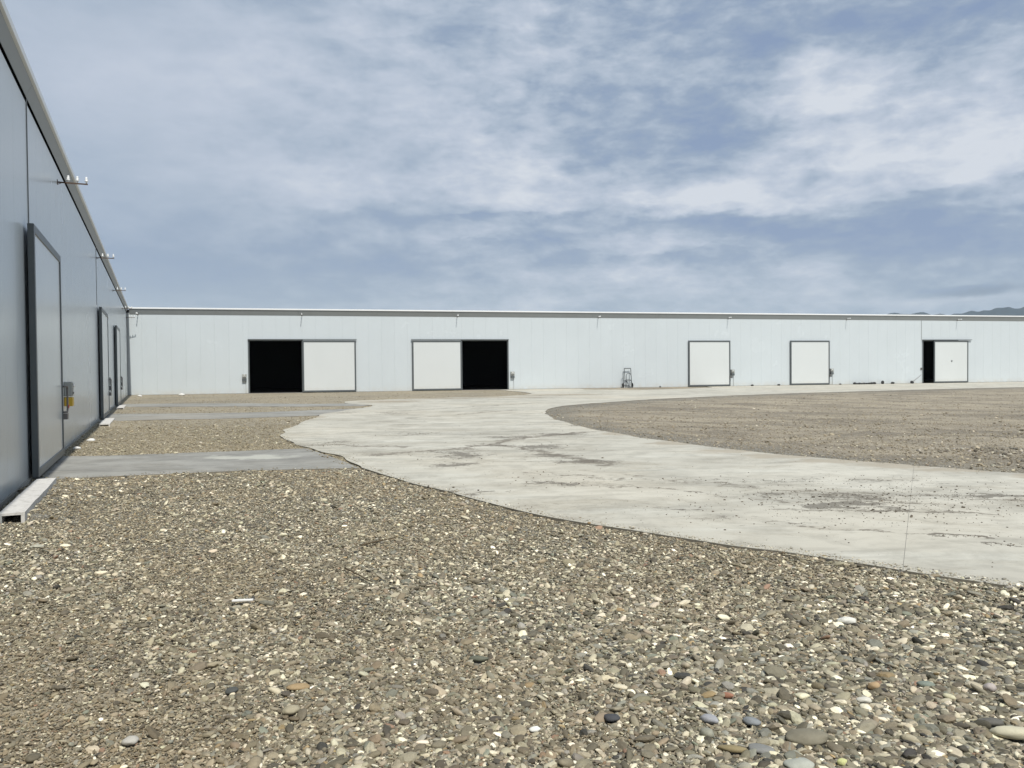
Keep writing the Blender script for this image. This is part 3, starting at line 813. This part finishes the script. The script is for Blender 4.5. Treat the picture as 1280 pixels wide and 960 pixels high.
# ------------------------------------------------------------------ control boxes beside the doors
def make_box(lower):
    root = link('control_box', None)
    link('housing', box_mesh('housing', M['box'], -.15, .15, -.15, -.001, 1.14, 1.45, bev=.012), root)
    link('cover', box_mesh('cover', M['box'], -.13, .13, -.162, -.151, 1.16, 1.43, bev=.004), root)
    bm = bmesh.new(); lathe(bm, [(.035, 0), (.035, .02), (.015, .028)]); bmesh.ops.rotate(bm, matrix=Matrix.Rotation(PI / 2, 3, 'X'), verts=bm.verts)
    bmesh.ops.translate(bm, vec=(0, -.163, 1.37), verts=bm.verts)
    link('dial', to_mesh(bm, 'dial', M['porcelain']), root)
    bm = bmesh.new(); box(bm, -.12, .12, -.167, -.163, 1.19, 1.23)
    link('slot', to_mesh(bm, 'slot', M['black']), root)
    link('lower_box', box_mesh('lower_box', lower, -.15, .15, -.16, -.001, .93, 1.12, bev=.012), root)
    bm = bmesh.new(); tube(bm, [(.10, -.04, .93), (.10, -.04, .55), (.10, -.03, .05)], .012, 6)
    link('conduit', to_mesh(bm, 'conduit', M['box']), root)
    return root
ba = make_box(M['yellow'])
for q in [q for q in bpy.data.objects if q.parent == ba and q.name.startswith('conduit')]: bpy.data.objects.remove(q)
ba.location = local(LW, 19.2, 0, -.02); ba.rotation_euler.z = AL
tag(ba, 'grey control box with a bright yellow lower box beside the nearest left door', 'control box', 'control boxes beside the doors')
bb = make_box(M['frame'])
first = True
for root, x, lab in ((FW, 7.86, 'grey control box on the far wall left of the leftmost black doorway'),
                     (FW, 28.06, 'grey control box right of the second black doorway'),
                     (FW, 47.38, 'grey control box at the right edge of the first closed far door'),
                     (FW, 57.05, 'grey control box at the right edge of the second closed far door'),
                     (LW, 35.0, 'grey control box beside the second door of the shaded left wall'),
                     (LW, 46.6, 'grey control box beside the third, farthest door of the left wall')):
    o = bb if first else copy_tree(bb); first = False
    o.location = local(root, x, 0, -.02); o.rotation_euler.z = root.rotation_euler.z
    tag(o, lab, 'control box', 'control boxes beside the doors')
bm = bmesh.new(); box(bm, -.07, .07, -.07, -.001, 1.22, 1.42, bev=.01)
o = link('door_lock', to_mesh(bm, 'door_lock', M['steel'])); o.location = local(FW, 66.42, -.0, 0); o.rotation_euler.z = AF
tag(o, 'small grey lock case on the wall at the left side of the narrow black gap', 'lock')
# a red tag hanging by the handle of the nearest door
o = link('red_seal', box_mesh('red_seal', M['red'], -.02, .02, -.23, -.215, .93, 1.0, bev=.004)); o.location = local(LW, 17.52, 0, 0); o.rotation_euler.z = AL
tag(o, 'small red seal on the handle of the nearest left door', 'seal')

# a length of conduit hanging off the wall by the right-hand door
bm = bmesh.new()
tube(bm, [(65.35, -.04, .08), (65.7, -.04, .30), (66.1, -.03, .55), (66.45, -.02, .8)], .014, 6)
o = link('loose_cable', to_mesh(bm, 'loose_cable', M['steel'])); o.location = (C0[0], C0[1], 0); o.rotation_euler.z = AF
tag(o, 'thin loose cable slanting up the wall to the left of the narrow black gap', 'cable')

# ------------------------------------------------------------------ hand trolley leaning on the far wall
tr = link('hand_trolley', None); tr.location = local(FW, 37.75, -.42, 0); tr.rotation_euler.z = AF
tag(tr, 'dark tubular hand trolley with arched hoops standing against the white wall', 'hand trolley')
lean = lambda z: .22 * z / 1.6 
bm = bmesh.new()
tube(bm, [(-.28, lean(0), .04), (-.28, lean(1.6), 1.60)], .030); tube(bm, [(.28, lean(0), .04), (.28, lean(1.6), 1.60)], .032)
tube(bm, [(-.28, lean(1.6), 1.60), (.28, lean(1.6), 1.60)], .034)
link('back_frame', to_mesh(bm, 'back_frame', M['frame']), tr)
bm = bmesh.new()
arch = [(-.22, -.10, .10), (-.22, -.05, .95)] + [(-.20 * math.cos(t) , -.03, 1.02 + .18 * math.sin(t)) for t in np.linspace(0, PI, 9)] + [(.22, -.05, .95), (.22, -.10, .10)]
tube(bm, arch, .026)
link('front_hoop', to_mesh(bm, 'front_hoop', M['frame']), tr)
bm = bmesh.new()
tube(bm, [(.24 * math.cos(t), -.06 - .16 * math.sin(t), .62 - .03 * math.sin(t)) for t in np.linspace(0, PI, 9)], .030)
tube(bm, [(.23 * math.cos(t), .08, .58 + .12 * math.sin(t)) for t in np.linspace(0, PI, 9)], .024)
link('barrel_band', to_mesh(bm, 'barrel_band', M['frame']), tr)
bm = bmesh.new()
tube(bm, [(-.20, -.05, .58), (-.05, -.22, .12)], .020); tube(bm, [(.20, -.05, .52), (.02, -.22, .12)], .018); tube(bm, [(-.26, -.05, .10), (.26, -.05, .10)], .02)
link('brace', to_mesh(bm, 'brace', M['frame']), tr)
bm = bmesh.new(); box(bm, -.20, .24, -.34, -.02, .02, .045)
link('toe_plate', to_mesh(bm, 'toe_plate', M['frame']), tr)
bm = bmesh.new()
tube(bm, [(-.42, .0, .12), (-.42, .10, 1.18), (-.30, .13, 1.20)], .022); tube(bm, [(-.42, .02, .62), (-.28, .06, .62)], .018)
link('side_handle', to_mesh(bm, 'side_handle', M['frame']), tr)
for sx in (-.44, .36):
    bm = bmesh.new(); lathe(bm, [(.05, -.03), (.17, -.035), (.20, -.02), (.20, .02), (.17, .035), (.05, .03)], n=20)
    bmesh.ops.rotate(bm, matrix=Matrix.Rotation(PI / 2, 3, 'Y'), verts=bm.verts); bmesh.ops.translate(bm, vec=(sx, .10, .215), verts=bm.verts)
    link('wheel', to_mesh(bm, 'wheel', M['black']), tr)

# ------------------------------------------------------------------ hollow pale kerbs under the sliding doors
def kerb(x0, x1, y0, y1, zt, label, name='hollow_kerb'):
    root = link(name, None); root.location = local(LW, x0, 0, -.03); root.rotation_euler.z = AL
    L = x1 - x0; t = .036
    n = 2
    for k in range(n):
        a = L * k / n + (.004 if k else 0); b_ = L * (k + 1) / n - (.004 if k < n - 1 else 0)
        bm = bmesh.new()
        # channel with a hollow core: four walls
        outer = [(-y1, 0), (-y0, 0), (-y0, zt), (-y1, zt)]
        inner = [(-y1 + t, t * .5), (-y0 - t, t * .5), (-y0 - t, zt - t * .8), (-y1 + t, zt - t * .8)]
        R0 = []; 
        segs = 9
        for i in range(segs + 1):
            x = a + (b_ - a) * i / segs
            def J(p, s_):
                q = mnoise.noise((x * 1.7 + k * 9, p[0] * 5, p[1] * 5 + s_)) * .007
                return bm.verts.new((x, p[0] + q, p[1] + q * .6))
            R0.append(([J(p, 0) for p in outer], [bm.verts.new((x, p[0], p[1])) for p in inner]))
        for (o0, i0), (o1, i1) in zip(R0, R0[1:]):
            for j in range(4):
                bm.faces.new((o0[j], o0[(j + 1) % 4], o1[(j + 1) % 4], o1[j])); bm.faces.new((i0[j], i1[j], i1[(j + 1) % 4], i0[(j + 1) % 4]))
        for (o, i_) in (R0[0], R0[-1]):
            for j in range(4): bm.faces.new((o[j], o[(j + 1) % 4], i_[(j + 1) % 4], i_[j]))
        link('kerb_piece', to_mesh(bm, 'kerb_piece', M['curb']), root)
    tag(root, label, 'kerb', 'pale hollow kerbs along the left wall')
kerb(9.93, 12.95, .20, .45, .14, 'long pale hollow-ended concrete kerb at the foot of the left wall, nearest the camera')
kerb(26.6, 29.9, .20, .50, .10, 'pale concrete kerb just before the second door of the left wall')
kerb(38.6, 41.5, .20, .50, .10, 'farthest pale concrete kerb, before the third door of the left wall')

# ------------------------------------------------------------------ loose stones
def stone_mesh(name, sx, sy, sz, seed, m, sub=3, rough=.22):
    bm = bmesh.new(); bmesh.ops.create_icosphere(bm, subdivisions=sub, radius=.5)
    for v in bm.verts:
        p = v.co.copy()
        k = 1 + rough * mnoise.noise(p * 2.2 + Vector((seed * 3.7, seed, 0))) + rough * .35 * mnoise.noise(p * 5.5 + Vector((0, seed * 1.7, 3)))
        v.co = Vector((p.x * sx * k, p.y * sy * k, p.z * sz * k))
    me = to_mesh(bm, name, m, True); return me
def stone_mat(c, name):
    m, t, b = mat(name)
    tco = t.new('ShaderNodeTexCoord').outputs['Object']
    n = t.noise(tco, 30, 6, .65); n2 = t.noise(tco, 140, 4, .7)
    cc = t.mix(n, tuple(v * .72 for v in c), tuple(min(.9, v * 1.2) for v in c))
    cc = t.mix(t.mr(n2, .55, .75, 0, .4), cc, tuple(v * .55 for v in c))
    t.put(b.inputs['Base Color'], cc); b.inputs['Roughness'].default_value = .75; b.inputs['Specular IOR Level'].default_value = .3
    t.put(b.inputs['Normal'], t.bump(n2, .3, .003)); return m
STONES = [
 (2.20, 3.40, .20, .085, .055, -.30, (.56, .52, .38), 'largest cream stone, oblong, low at the right edge of the gravel'),
 (1.28, 3.40, .175, .12, .05, -.2, (.22, .20, .145), 'large flat olive brown stone, biggest in the front gravel'),
 (.45, 3.60, .085, .06, .035, -.1, (.066, .068, .072), 'dark slate blue stone alone among pale pebbles in the middle foreground'),
 (1.82, 3.92, .065, .055, .04, 0., (.42, .30, .17), 'orange tan round pebble in the right foreground'),
 (1.35, 3.19, .047, .032, .03, .1, (.55, .56, .26), 'small pale yellow oval pebble at the very bottom of the picture'),
 (.90, 3.58, .085, .05, .04, -.7, (.33, .335, .35), 'pale blue grey tapering stone, left of two side by side'),
 (1.09, 3.56, .085, .055, .035, -.6, (.24, .255, .26), 'mid grey tapering stone, right of two side by side'),
 (.93, 3.30, .13, .045, .03, -.35, (.27, .22, .12), 'thin ochre brown stone slanting beside a flat grey one'),
 (1.05, 3.30, .12, .07, .03, -.15, (.22, .22, .205), 'flat grey stone beside the thin ochre one'),
 (.09, 3.49, .052, .03, .025, .2, (.78, .77, .70), 'small bright white wedge-shaped stone at the bottom centre'),
 (1.05, 3.84, .07, .03, .03, -.6, (.34, .17, .11), 'reddish brown sliver of stone in the right foreground'),
 (-1.07, 3.70, .085, .065, .04, .6, (.36, .32, .22), 'pale tan upright stone in the left foreground'),
 (-1.44, 3.94, .06, .06, .035, 0., (.085, .088, .08), 'round dark grey stone in the left foreground'),
 (2.12, 4.94, .12, .06, .045, .1, (.66, .65, .58), 'white crumbled stone in the right-hand gravel below the road'),
 (-.20, 4.36, .11, .05, .03, -.1, (.13, .135, .10), 'flat dark olive stone left of the middle foreground'),
 (2.16, 3.52, .11, .05, .035, -.1, (.12, .115, .10), 'dark grey brown oblong stone just above the largest cream one'),
 (1.16, 3.16, .12, .08, .04, 0., (.40, .41, .35), 'broad pale grey green stone on the bottom edge below the flat olive one'),
 (1.70, 3.77, .07, .035, .03, -.25, (.60, .58, .50), 'capsule-shaped off-white pebble below the orange tan one'),
 (2.38, 3.88, .06, .05, .045, 0., (.44, .39, .36), 'speckled pinkish rounded stone near the right edge'),
 (2.09, 3.94, .085, .05, .03, -.1, (.20, .23, .19), 'smooth grey green stone right of the orange tan one'),
 (-1.70, 3.42, .07, .06, .035, .2, (.44, .42, .37), 'pale grey rounded stone near the bottom left corner'),
]
for i, (x, y, sx, sy, sz, rot, c, lab) in enumerate(STONES):
    me = stone_mesh('stone', sx, sy, sz, i + 3, stone_mat(c, 'stone_rock'))
    z = float(ground_z(np.array([x]), np.array([y]))[0])
    o = link('stone', me, None, (x, y, z + sz * .38 + .012)); o.rotation_euler = (random.uniform(-.08, .08), random.uniform(-.08, .08), rot)
    tag(o, lab, 'stone', 'larger stones lying in the front gravel')
white_rock = stone_mat((.70, .69, .65), 'white_rock')
for x, y, s_, lab in ((-9.22, 16.5, .17, 'white stone at the far bottom corner of the nearest left door'),
                      (-9.95, 18.4, .20, 'white stone on the sandy gravel beyond the nearest left door'),
                      (-22.61, 53.4, .42, 'white rock lying at the foot of the far wall near the corner'),
                      (-24.9, 52.2, .30, 'low white rock closest to the corner of the two warehouses')):
    me = stone_mesh('stone', s_, s_ * .7, s_ * .5, x, white_rock)
    o = link('stone', me, None, (x, y, s_ * .12)); tag(o, lab, 'stone', 'white stones by the walls')
dark_rock = stone_mat((.045, .045, .045), 'dark_rock')
row = [(59.2, .24), (59.42, .16), (59.66, .20), (59.92, .15), (60.15, .18), (60.42, .16), (60.68, .18), (60.95, .22), (61.2, .24)]
for i, (s_, h) in enumerate(row):
    p = local(FW, s_, -.34, 0)
    o = link('dark_lump', stone_mesh('dark_lump', .30, .26, h, i, dark_rock, 2), None, (p.x, p.y, h * .35))
    tag(o, 'dark lump in the low row at the foot of the far wall', 'lump', 'row of dark lumps right of the second closed door')
for s_, h, wd, lab in ((62.1, .36, .26, 'upright dark lump just right of the row of lumps by the far wall'),
                       (63.15, .22, .34, 'low dark lump midway between the row of lumps and the narrow black gap'),
                       (65.2, .30, .32, 'dark lump under the loose cable left of the narrow black gap'),
                       (49.1, .16, .26, 'left of two tiny dark lumps between the two closed doors'),
                       (51.65, .16, .26, 'right of two tiny dark lumps between the two closed doors'),
                       (57.75, .12, .24, 'tiny dark lump right below the control box of the second closed door'),
                       (40.6, .14, .14, 'tiny dark lump at the wall foot right of the hand trolley')):
    p = local(FW, s_, -.30, 0)
    o = link('dark_lump', stone_mesh('dark_lump', wd, wd, h, s_, dark_rock, 2), None, (p.x, p.y, h * .38))
    tag(o, lab, 'lump', 'dark lumps along the far wall')

# ------------------------------------------------------------------ sticks
def twig(name, p, q, r, m, label, cat, wob=.012):
    p = Vector((*p, 0)); q = Vector((*q, 0)); pts = []; rr = []
    for i in range(9):
        t_ = i / 8; v = p.lerp(q, t_)
        zg = float(ground_z(np.array([v.x]), np.array([v.y]))[0])
        pts.append((v.x + wob * mnoise.noise((i * .9, 1, r * 99)), v.y + wob * mnoise.noise((i * .9, 5, 0)), zg + .038 + wob * .6 * mnoise.noise((i * .7, 9, 0))))
        rr.append(r * (1 - .45 * t_))
    bm = bmesh.new(); tube(bm, pts, rr, 7)
    tag(link(name, to_mesh(bm, name, m, True)), label, cat)
twig('twig', (-1.40, 7.16), (-1.12, 7.52), .009, M['twig'], 'pale brown dry twig on the gravel, farther of the two sticks', 'twig')
twig('twig', (-1.38, 6.34), (-1.07, 5.91), .007, M['twig'], 'thin dark twig on the gravel, slanting down to the right', 'twig')
bm = bmesh.new(); box(bm, 0, .145, -.012, .012, 0, .012, bev=.002)
o = link('white_strip', to_mesh(bm, 'white_strip', M['stick'])); o.location = (-1.97, 5.43, .012); o.rotation_euler = (0, -.03, .02)
tag(o, 'short straight white plastic strip lying on the gravel at the left', 'strip')

# ------------------------------------------------------------------ pebbles (uncountable): instances on points
def instancer(name, P, scale, rotv, colr, variants, flatten, m, subdiv=2, noise_amp=.30):
    me = bpy.data.meshes.new(name + '_points')
    n = len(P)
    me.vertices.add(n); me.vertices.foreach_set('co', P.astype(np.float32).ravel())
    def att(nm, typ, data, key):
        a = me.attributes.new(nm, typ, 'POINT'); a.data.foreach_set(key, data.astype(np.float32).ravel())
    att('psc', 'FLOAT_VECTOR', scale, 'vector'); att('prot', 'FLOAT_VECTOR', rotv, 'vector')
    att('pcol', 'FLOAT_COLOR', np.concatenate([colr, np.ones((n, 1))], 1), 'color')
    a = me.attributes.new('pidx', 'INT', 'POINT'); a.data.foreach_set('value', rng.integers(0, variants, n).astype(np.int32))
    o = link(name, me)
    ng = bpy.data.node_groups.new(name + '_nodes', 'GeometryNodeTree')
    ng.interface.new_socket('Geometry', in_out='INPUT', socket_type='NodeSocketGeometry')
    ng.interface.new_socket('Geometry', in_out='OUTPUT', socket_type='NodeSocketGeometry')
    N = ng.nodes; L = ng.links
    gi = N.new('NodeGroupInput'); go = N.new('NodeGroupOutput')
    g2i = N.new('GeometryNodeGeometryToInstance')
    stones = []
    for k in range(variants):
        ico = N.new('GeometryNodeMeshIcoSphere'); ico.inputs['Radius'].default_value = .5; ico.inputs['Subdivisions'].default_value = subdiv if k % 2 else 3 if subdiv > 2 else 2
        sp = N.new('GeometryNodeSetPosition')
        pos = N.new('GeometryNodeInputPosition')
        nz = N.new('ShaderNodeTexNoise'); nz.noise_dimensions = '4D'; nz.inputs['W'].default_value = k * 7.3 + 1.1; nz.inputs['Scale'].default_value = 1.7 if k % 3 else 2.6
        nz.inputs['Detail'].default_value = 1.5
        L.new(pos.outputs[0], nz.inputs['Vector'])
        ma = N.new('ShaderNodeMath'); ma.operation = 'MULTIPLY_ADD'; ma.inputs[1].default_value = noise_amp * 4; ma.inputs[2].default_value = 1 - noise_amp * 2
        L.new(nz.outputs['Fac'], ma.inputs[0])
        vs = N.new('ShaderNodeVectorMath'); vs.operation = 'SCALE'
        L.new(pos.outputs[0], vs.inputs[0]); L.new(ma.outputs[0], vs.inputs['Scale'])
        vf = N.new('ShaderNodeVectorMath'); vf.operation = 'MULTIPLY'; vf.inputs[1].default_value = (1.0, [.85, .72, .62, .78, .9, .66, .8, .7][k % 8], flatten * [1., .8, 1.1, .7, 1.15, .9, .75, 1.][k % 8])
        L.new(vs.outputs[0], vf.inputs[0])
        L.new(ico.outputs[0], sp.inputs['Geometry']); L.new(vf.outputs[0], sp.inputs['Position'])
        ss = N.new('GeometryNodeSetShadeSmooth'); L.new(sp.outputs[0], ss.inputs[0]); ss.inputs['Shade Smooth'].default_value = bool(k % 2)
        sm = N.new('GeometryNodeSetMaterial'); sm.inputs['Material'].default_value = m; L.new(ss.outputs[0], sm.inputs[0])
        stones.append(sm)
    for s_ in stones[::-1]: L.new(s_.outputs[0], g2i.inputs[0])
    m2p = N.new('GeometryNodeMeshToPoints'); L.new(gi.outputs[0], m2p.inputs[0])
    iop = N.new('GeometryNodeInstanceOnPoints'); iop.inputs['Pick Instance'].default_value = True
    L.new(m2p.outputs[0], iop.inputs['Points']); L.new(g2i.outputs[0], iop.inputs['Instance'])
    def named(nm, typ):
        q = N.new('GeometryNodeInputNamedAttribute'); q.data_type = typ; q.inputs[0].default_value = nm; return q.outputs[0]
    L.new(named('pidx', 'INT'), iop.inputs['Instance Index'])
    e2r = N.new('FunctionNodeEulerToRotation'); L.new(named('prot', 'FLOAT_VECTOR'), e2r.inputs[0])
    L.new(e2r.outputs[0], iop.inputs['Rotation']); L.new(named('psc', 'FLOAT_VECTOR'), iop.inputs['Scale'])
    L.new(iop.outputs[0], go.inputs[0])
    md = o.modifiers.new('scatter', 'NODES'); md.node_group = ng
    return o

PAL = np.array([(.050,.050,.048),(.085,.080,.066),(.115,.105,.082),(.150,.138,.108),(.185,.170,.132),(.16,.165,.15),(.22,.205,.165),(.20,.17,.125),
                (.265,.245,.195),(.24,.24,.225),(.33,.305,.245),(.40,.375,.305),(.50,.475,.395),(.62,.60,.52),(.76,.74,.67),(.28,.215,.12),(.22,.145,.105),(.17,.19,.165)])
PW = np.array([.045,.08,.11,.12,.12,.06,.11,.07,.09,.05,.07,.065,.048,.026,.007,.01,.008,.012]); PW = PW / PW.sum()
def pebble_cols(n, sand=None):
    c = PAL[rng.choice(len(PAL), n, p=PW)] * rng.normal(1, .12, (n, 1)).clip(.6, 1.4) * rng.normal(1, .02, (n, 3))
    if sand is not None:
        c = c * (1 - sand[:, None]) + np.array([.25, .195, .125]) * sand[:, None]
    return c.clip(.015, .85)
def nfield(x, y, f, seed):
    """cheap smooth value noise on arrays"""
    a = np.sin(x * f * 1.7 + seed) * np.cos(y * f * 1.3 - seed * 2) + .6 * np.sin((x + y) * f * 2.9 + seed * 5) + .4 * np.cos((x * 1.3 - y * 1.9) * f * 3.7 + seed)
    return a / 2.
def scatter_pebbles():
    N0 = 1250000
    # radius by inverse of the density law r*dens(r)
    r = np.linspace(1.6, 62, 4000); dens = r / (1 + (r / 4.5) ** 2.7)
    cdf = np.cumsum(dens); cdf /= cdf[-1]
    rr = np.interp(rng.random(N0), cdf, r)
    th = rng.uniform(math.radians(-44), math.radians(44), N0)
    x = rr * np.sin(th); y = rr * np.cos(th)
    conc = on_concrete(x, y)
    # keep a thin fringe spilled over the slab edge
    spill = np.zeros(N0, bool)
    for a in range(6):
        d = .10 + .12 * rng.random(N0)
        spill |= conc & ~on_concrete(x + np.cos(a * PI / 3) * d, y + np.sin(a * PI / 3) * d)
    spill &= rng.random(N0) < .30
    ok = ~conc | spill
    # not inside the buildings
    for (o_, a_, s0, s1) in ((C0, AF, -40, 120), (OL, AL, -30, 62)):
        lx = (x - o_[0]) * math.cos(a_) + (y - o_[1]) * math.sin(a_); ly = -(x - o_[0]) * math.sin(a_) + (y - o_[1]) * math.cos(a_)
        ok &= ly < -.05
    # not through the pale kerbs
    lx = (x - OL[0]) * math.cos(AL) + (y - OL[1]) * math.sin(AL); ly = -((-(x - OL[0]) * math.sin(AL) + (y - OL[1]) * math.cos(AL)))
    for a, b_ in ((9.93, 12.97), (26.6, 29.9), (38.6, 41.5)): ok &= ~((lx > a) & (lx < b_) & (ly > .20) & (ly < .46))
    for (sx_, sy_, a, b_, _, rot, _, _) in STONES: ok &= ((x - sx_) ** 2 + (y - sy_) ** 2) > (.40 * a) ** 2 * .8
    ok &= ~((x > 1) & (y > 11) & (rng.random(N0) < .72))
    sand_f = np.clip(nfield(x, y, 1.1, 4.) * .8 + np.clip((-x - .3) / 1.6, 0, 1) * np.clip((5.6 - y) / 2.2, 0, 1) * .8 - .22, 0, .78)
    ok &= rng.random(N0) > sand_f
    ok &= ~((x < 0) & (y > 24) & (rng.random(N0) < .5))
    x, y, rr, conc = x[ok], y[ok], rr[ok], conc[ok]
    n = len(x)
    # stones grow coarser toward the right and the front
    coarse = np.clip((x + 2.2) / 4.5, 0, 1) * np.clip((7.5 - y) / 4.5, 0, 1)
    sandy = np.clip(.5 + .7 * nfield(x, y, .9, 2.) - coarse * .8, 0, 1)
    sandy = np.clip(sandy + .9 * np.clip((-x - .7) / 1., 0, 1) * np.clip((4.9 - y) / 1.3, 0, 1), 0, 1.4)
    sandy = np.where(y > 10, np.clip(sandy + .25, 0, 1), sandy)
    s = np.exp(rng.normal(math.log(.0103), .54, n)) * (1 + .38 * coarse) * (1 + np.minimum(rr, 22) / 30)
    s *= 1 - .22 * sandy * (y < 10)
    s = np.where(conc, s * .6, s)
    big = rng.random(n) < .008 + .008 * coarse
    s = np.where(big, s * rng.uniform(1.6, 2.4, n), s).clip(.006, .085)
    # distant fill keeps fewer stones: the sheet's own cells take over
    z = np.where(conc, 0., ground_z(x, y)) + s * .12 + rng.random(n) * .010 * (~conc)
    sc = np.stack([s * rng.uniform(1., 1.45, n), s * rng.uniform(.8, 1.1, n), s * rng.uniform(.75, 1.15, n)], 1)
    tilt = np.where(conc, .08, .30)
    rot = np.stack([rng.normal(0, 1, n) * tilt, rng.normal(0, 1, n) * tilt, rng.uniform(0, 2 * PI, n)], 1)
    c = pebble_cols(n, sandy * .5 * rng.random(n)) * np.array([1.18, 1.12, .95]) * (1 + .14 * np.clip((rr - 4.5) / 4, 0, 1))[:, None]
    g_ = c.mean(1, keepdims=True); c = g_ + (c - g_) * .85; c = .19 * (c / .19) ** 1.08
    isl = (x > 1) & (y > 11)
    c[isl] = c[isl] * .5 + np.array([.33, .28, .205]) * .5
    farl = (x <= 1) & (y > 13)
    c[farl] = c[farl] * .55 + np.array([.30, .26, .175]) * .45
    P_ = np.stack([x, y, z], 1)
    print('pebbles', n)
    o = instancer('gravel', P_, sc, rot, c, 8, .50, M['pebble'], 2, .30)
    tag(o, 'grey and cream river pebbles covering the yard', 'gravel', kind='stuff')
scatter_pebbles()

def scatter_crumbs():
    xs_, ys_, ss = [], [], []
    for (a, e, rx, ry, amp) in DIRT:
        k = int(min(420, 150 * amp * (rx * ry + .12)) / (1 if e < 25 else 3))
        xs_.append(rng.normal(a, rx * .75, k)); ys_.append(rng.normal(e, ry * .8, k)); ss.append(np.exp(rng.normal(math.log(.0085), .5, k)))
    k = 1500
    r = rng.uniform(5, 26, k) ; th = rng.uniform(-.4, .65, k)
    xs_.append(r * np.sin(th)); ys_.append(r * np.cos(th)); ss.append(np.exp(rng.normal(math.log(.0065), .5, k)))
    # scattered field between the two dirtiest spots on the right
    k = 1300
    xs_.append(rng.normal(4.6, 1.3, k)); ys_.append(rng.normal(9.4, .8, k)); ss.append(np.exp(rng.normal(math.log(.0085), .45, k)))
    x = np.concatenate(xs_); y = np.concatenate(ys_); s = np.concatenate(ss)
    ok = in_poly(x, y, slab_a) | in_poly(x, y, slab_b)
    x, y, s = x[ok], y[ok], s[ok].clip(.004, .05)
    n = len(x)
    sc = np.stack([s * 1.3, s, s * .9], 1)
    rot = np.stack([np.zeros(n), np.zeros(n), rng.uniform(0, 2 * PI, n)], 1)
    c = np.array([.14, .122, .095]) * rng.normal(1, .3, (n, 1)).clip(.4, 2.2)
    c = np.repeat(c, 1, axis=1) if c.shape[1] == 3 else c
    print('crumbs', n)
    o = instancer('soil_crumbs', np.stack([x, y, s * .2], 1), sc, rot, c, 4, .8, M['crumb'], 2, .22)
    tag(o, 'dark crumbs of dried soil and stone chips scattered on the concrete road', 'soil crumbs', kind='stuff')
    # clods in the heaps at the right
    hx = np.concatenate([rng.normal(cx, sx * 1.0, 170) for (cx, cy, sx, sy) in ((8.9, 14.7, .7, .35), (9.6, 14.2, .9, .4), (10.6, 13.2, .9, .6), (9.2, 13.0, .6, .6), (10, 11.9, 1., .6))])
    hy = np.concatenate([rng.normal(cy, sy * 1.1, 170) for (cx, cy, sx, sy) in ((8.9, 14.7, .7, .35), (9.6, 14.2, .9, .4), (10.6, 13.2, .9, .6), (9.2, 13.0, .6, .6), (10, 11.9, 1., .6))])
    ok = ~on_concrete(hx, hy); hx, hy = hx[ok], hy[ok]; n = len(hx)
    s = np.exp(rng.normal(math.log(.036), .5, n)).clip(.012, .11)
    c = pebble_cols(n) * .6 + np.array([.10, .085, .065])
    o = instancer('earth_clods', np.stack([hx, hy, ground_z(hx, hy) + s * .15], 1), np.stack([s * 1.2, s, s * .9], 1),
                  np.stack([rng.normal(0, .4, n), rng.normal(0, .4, n), rng.uniform(0, 6.28, n)], 1), c, 4, .75, M['crumb'], 2, .28)
    tag(o, 'clods and stones in the low heaps beside the road at the right', 'clods', kind='stuff')
scatter_crumbs()
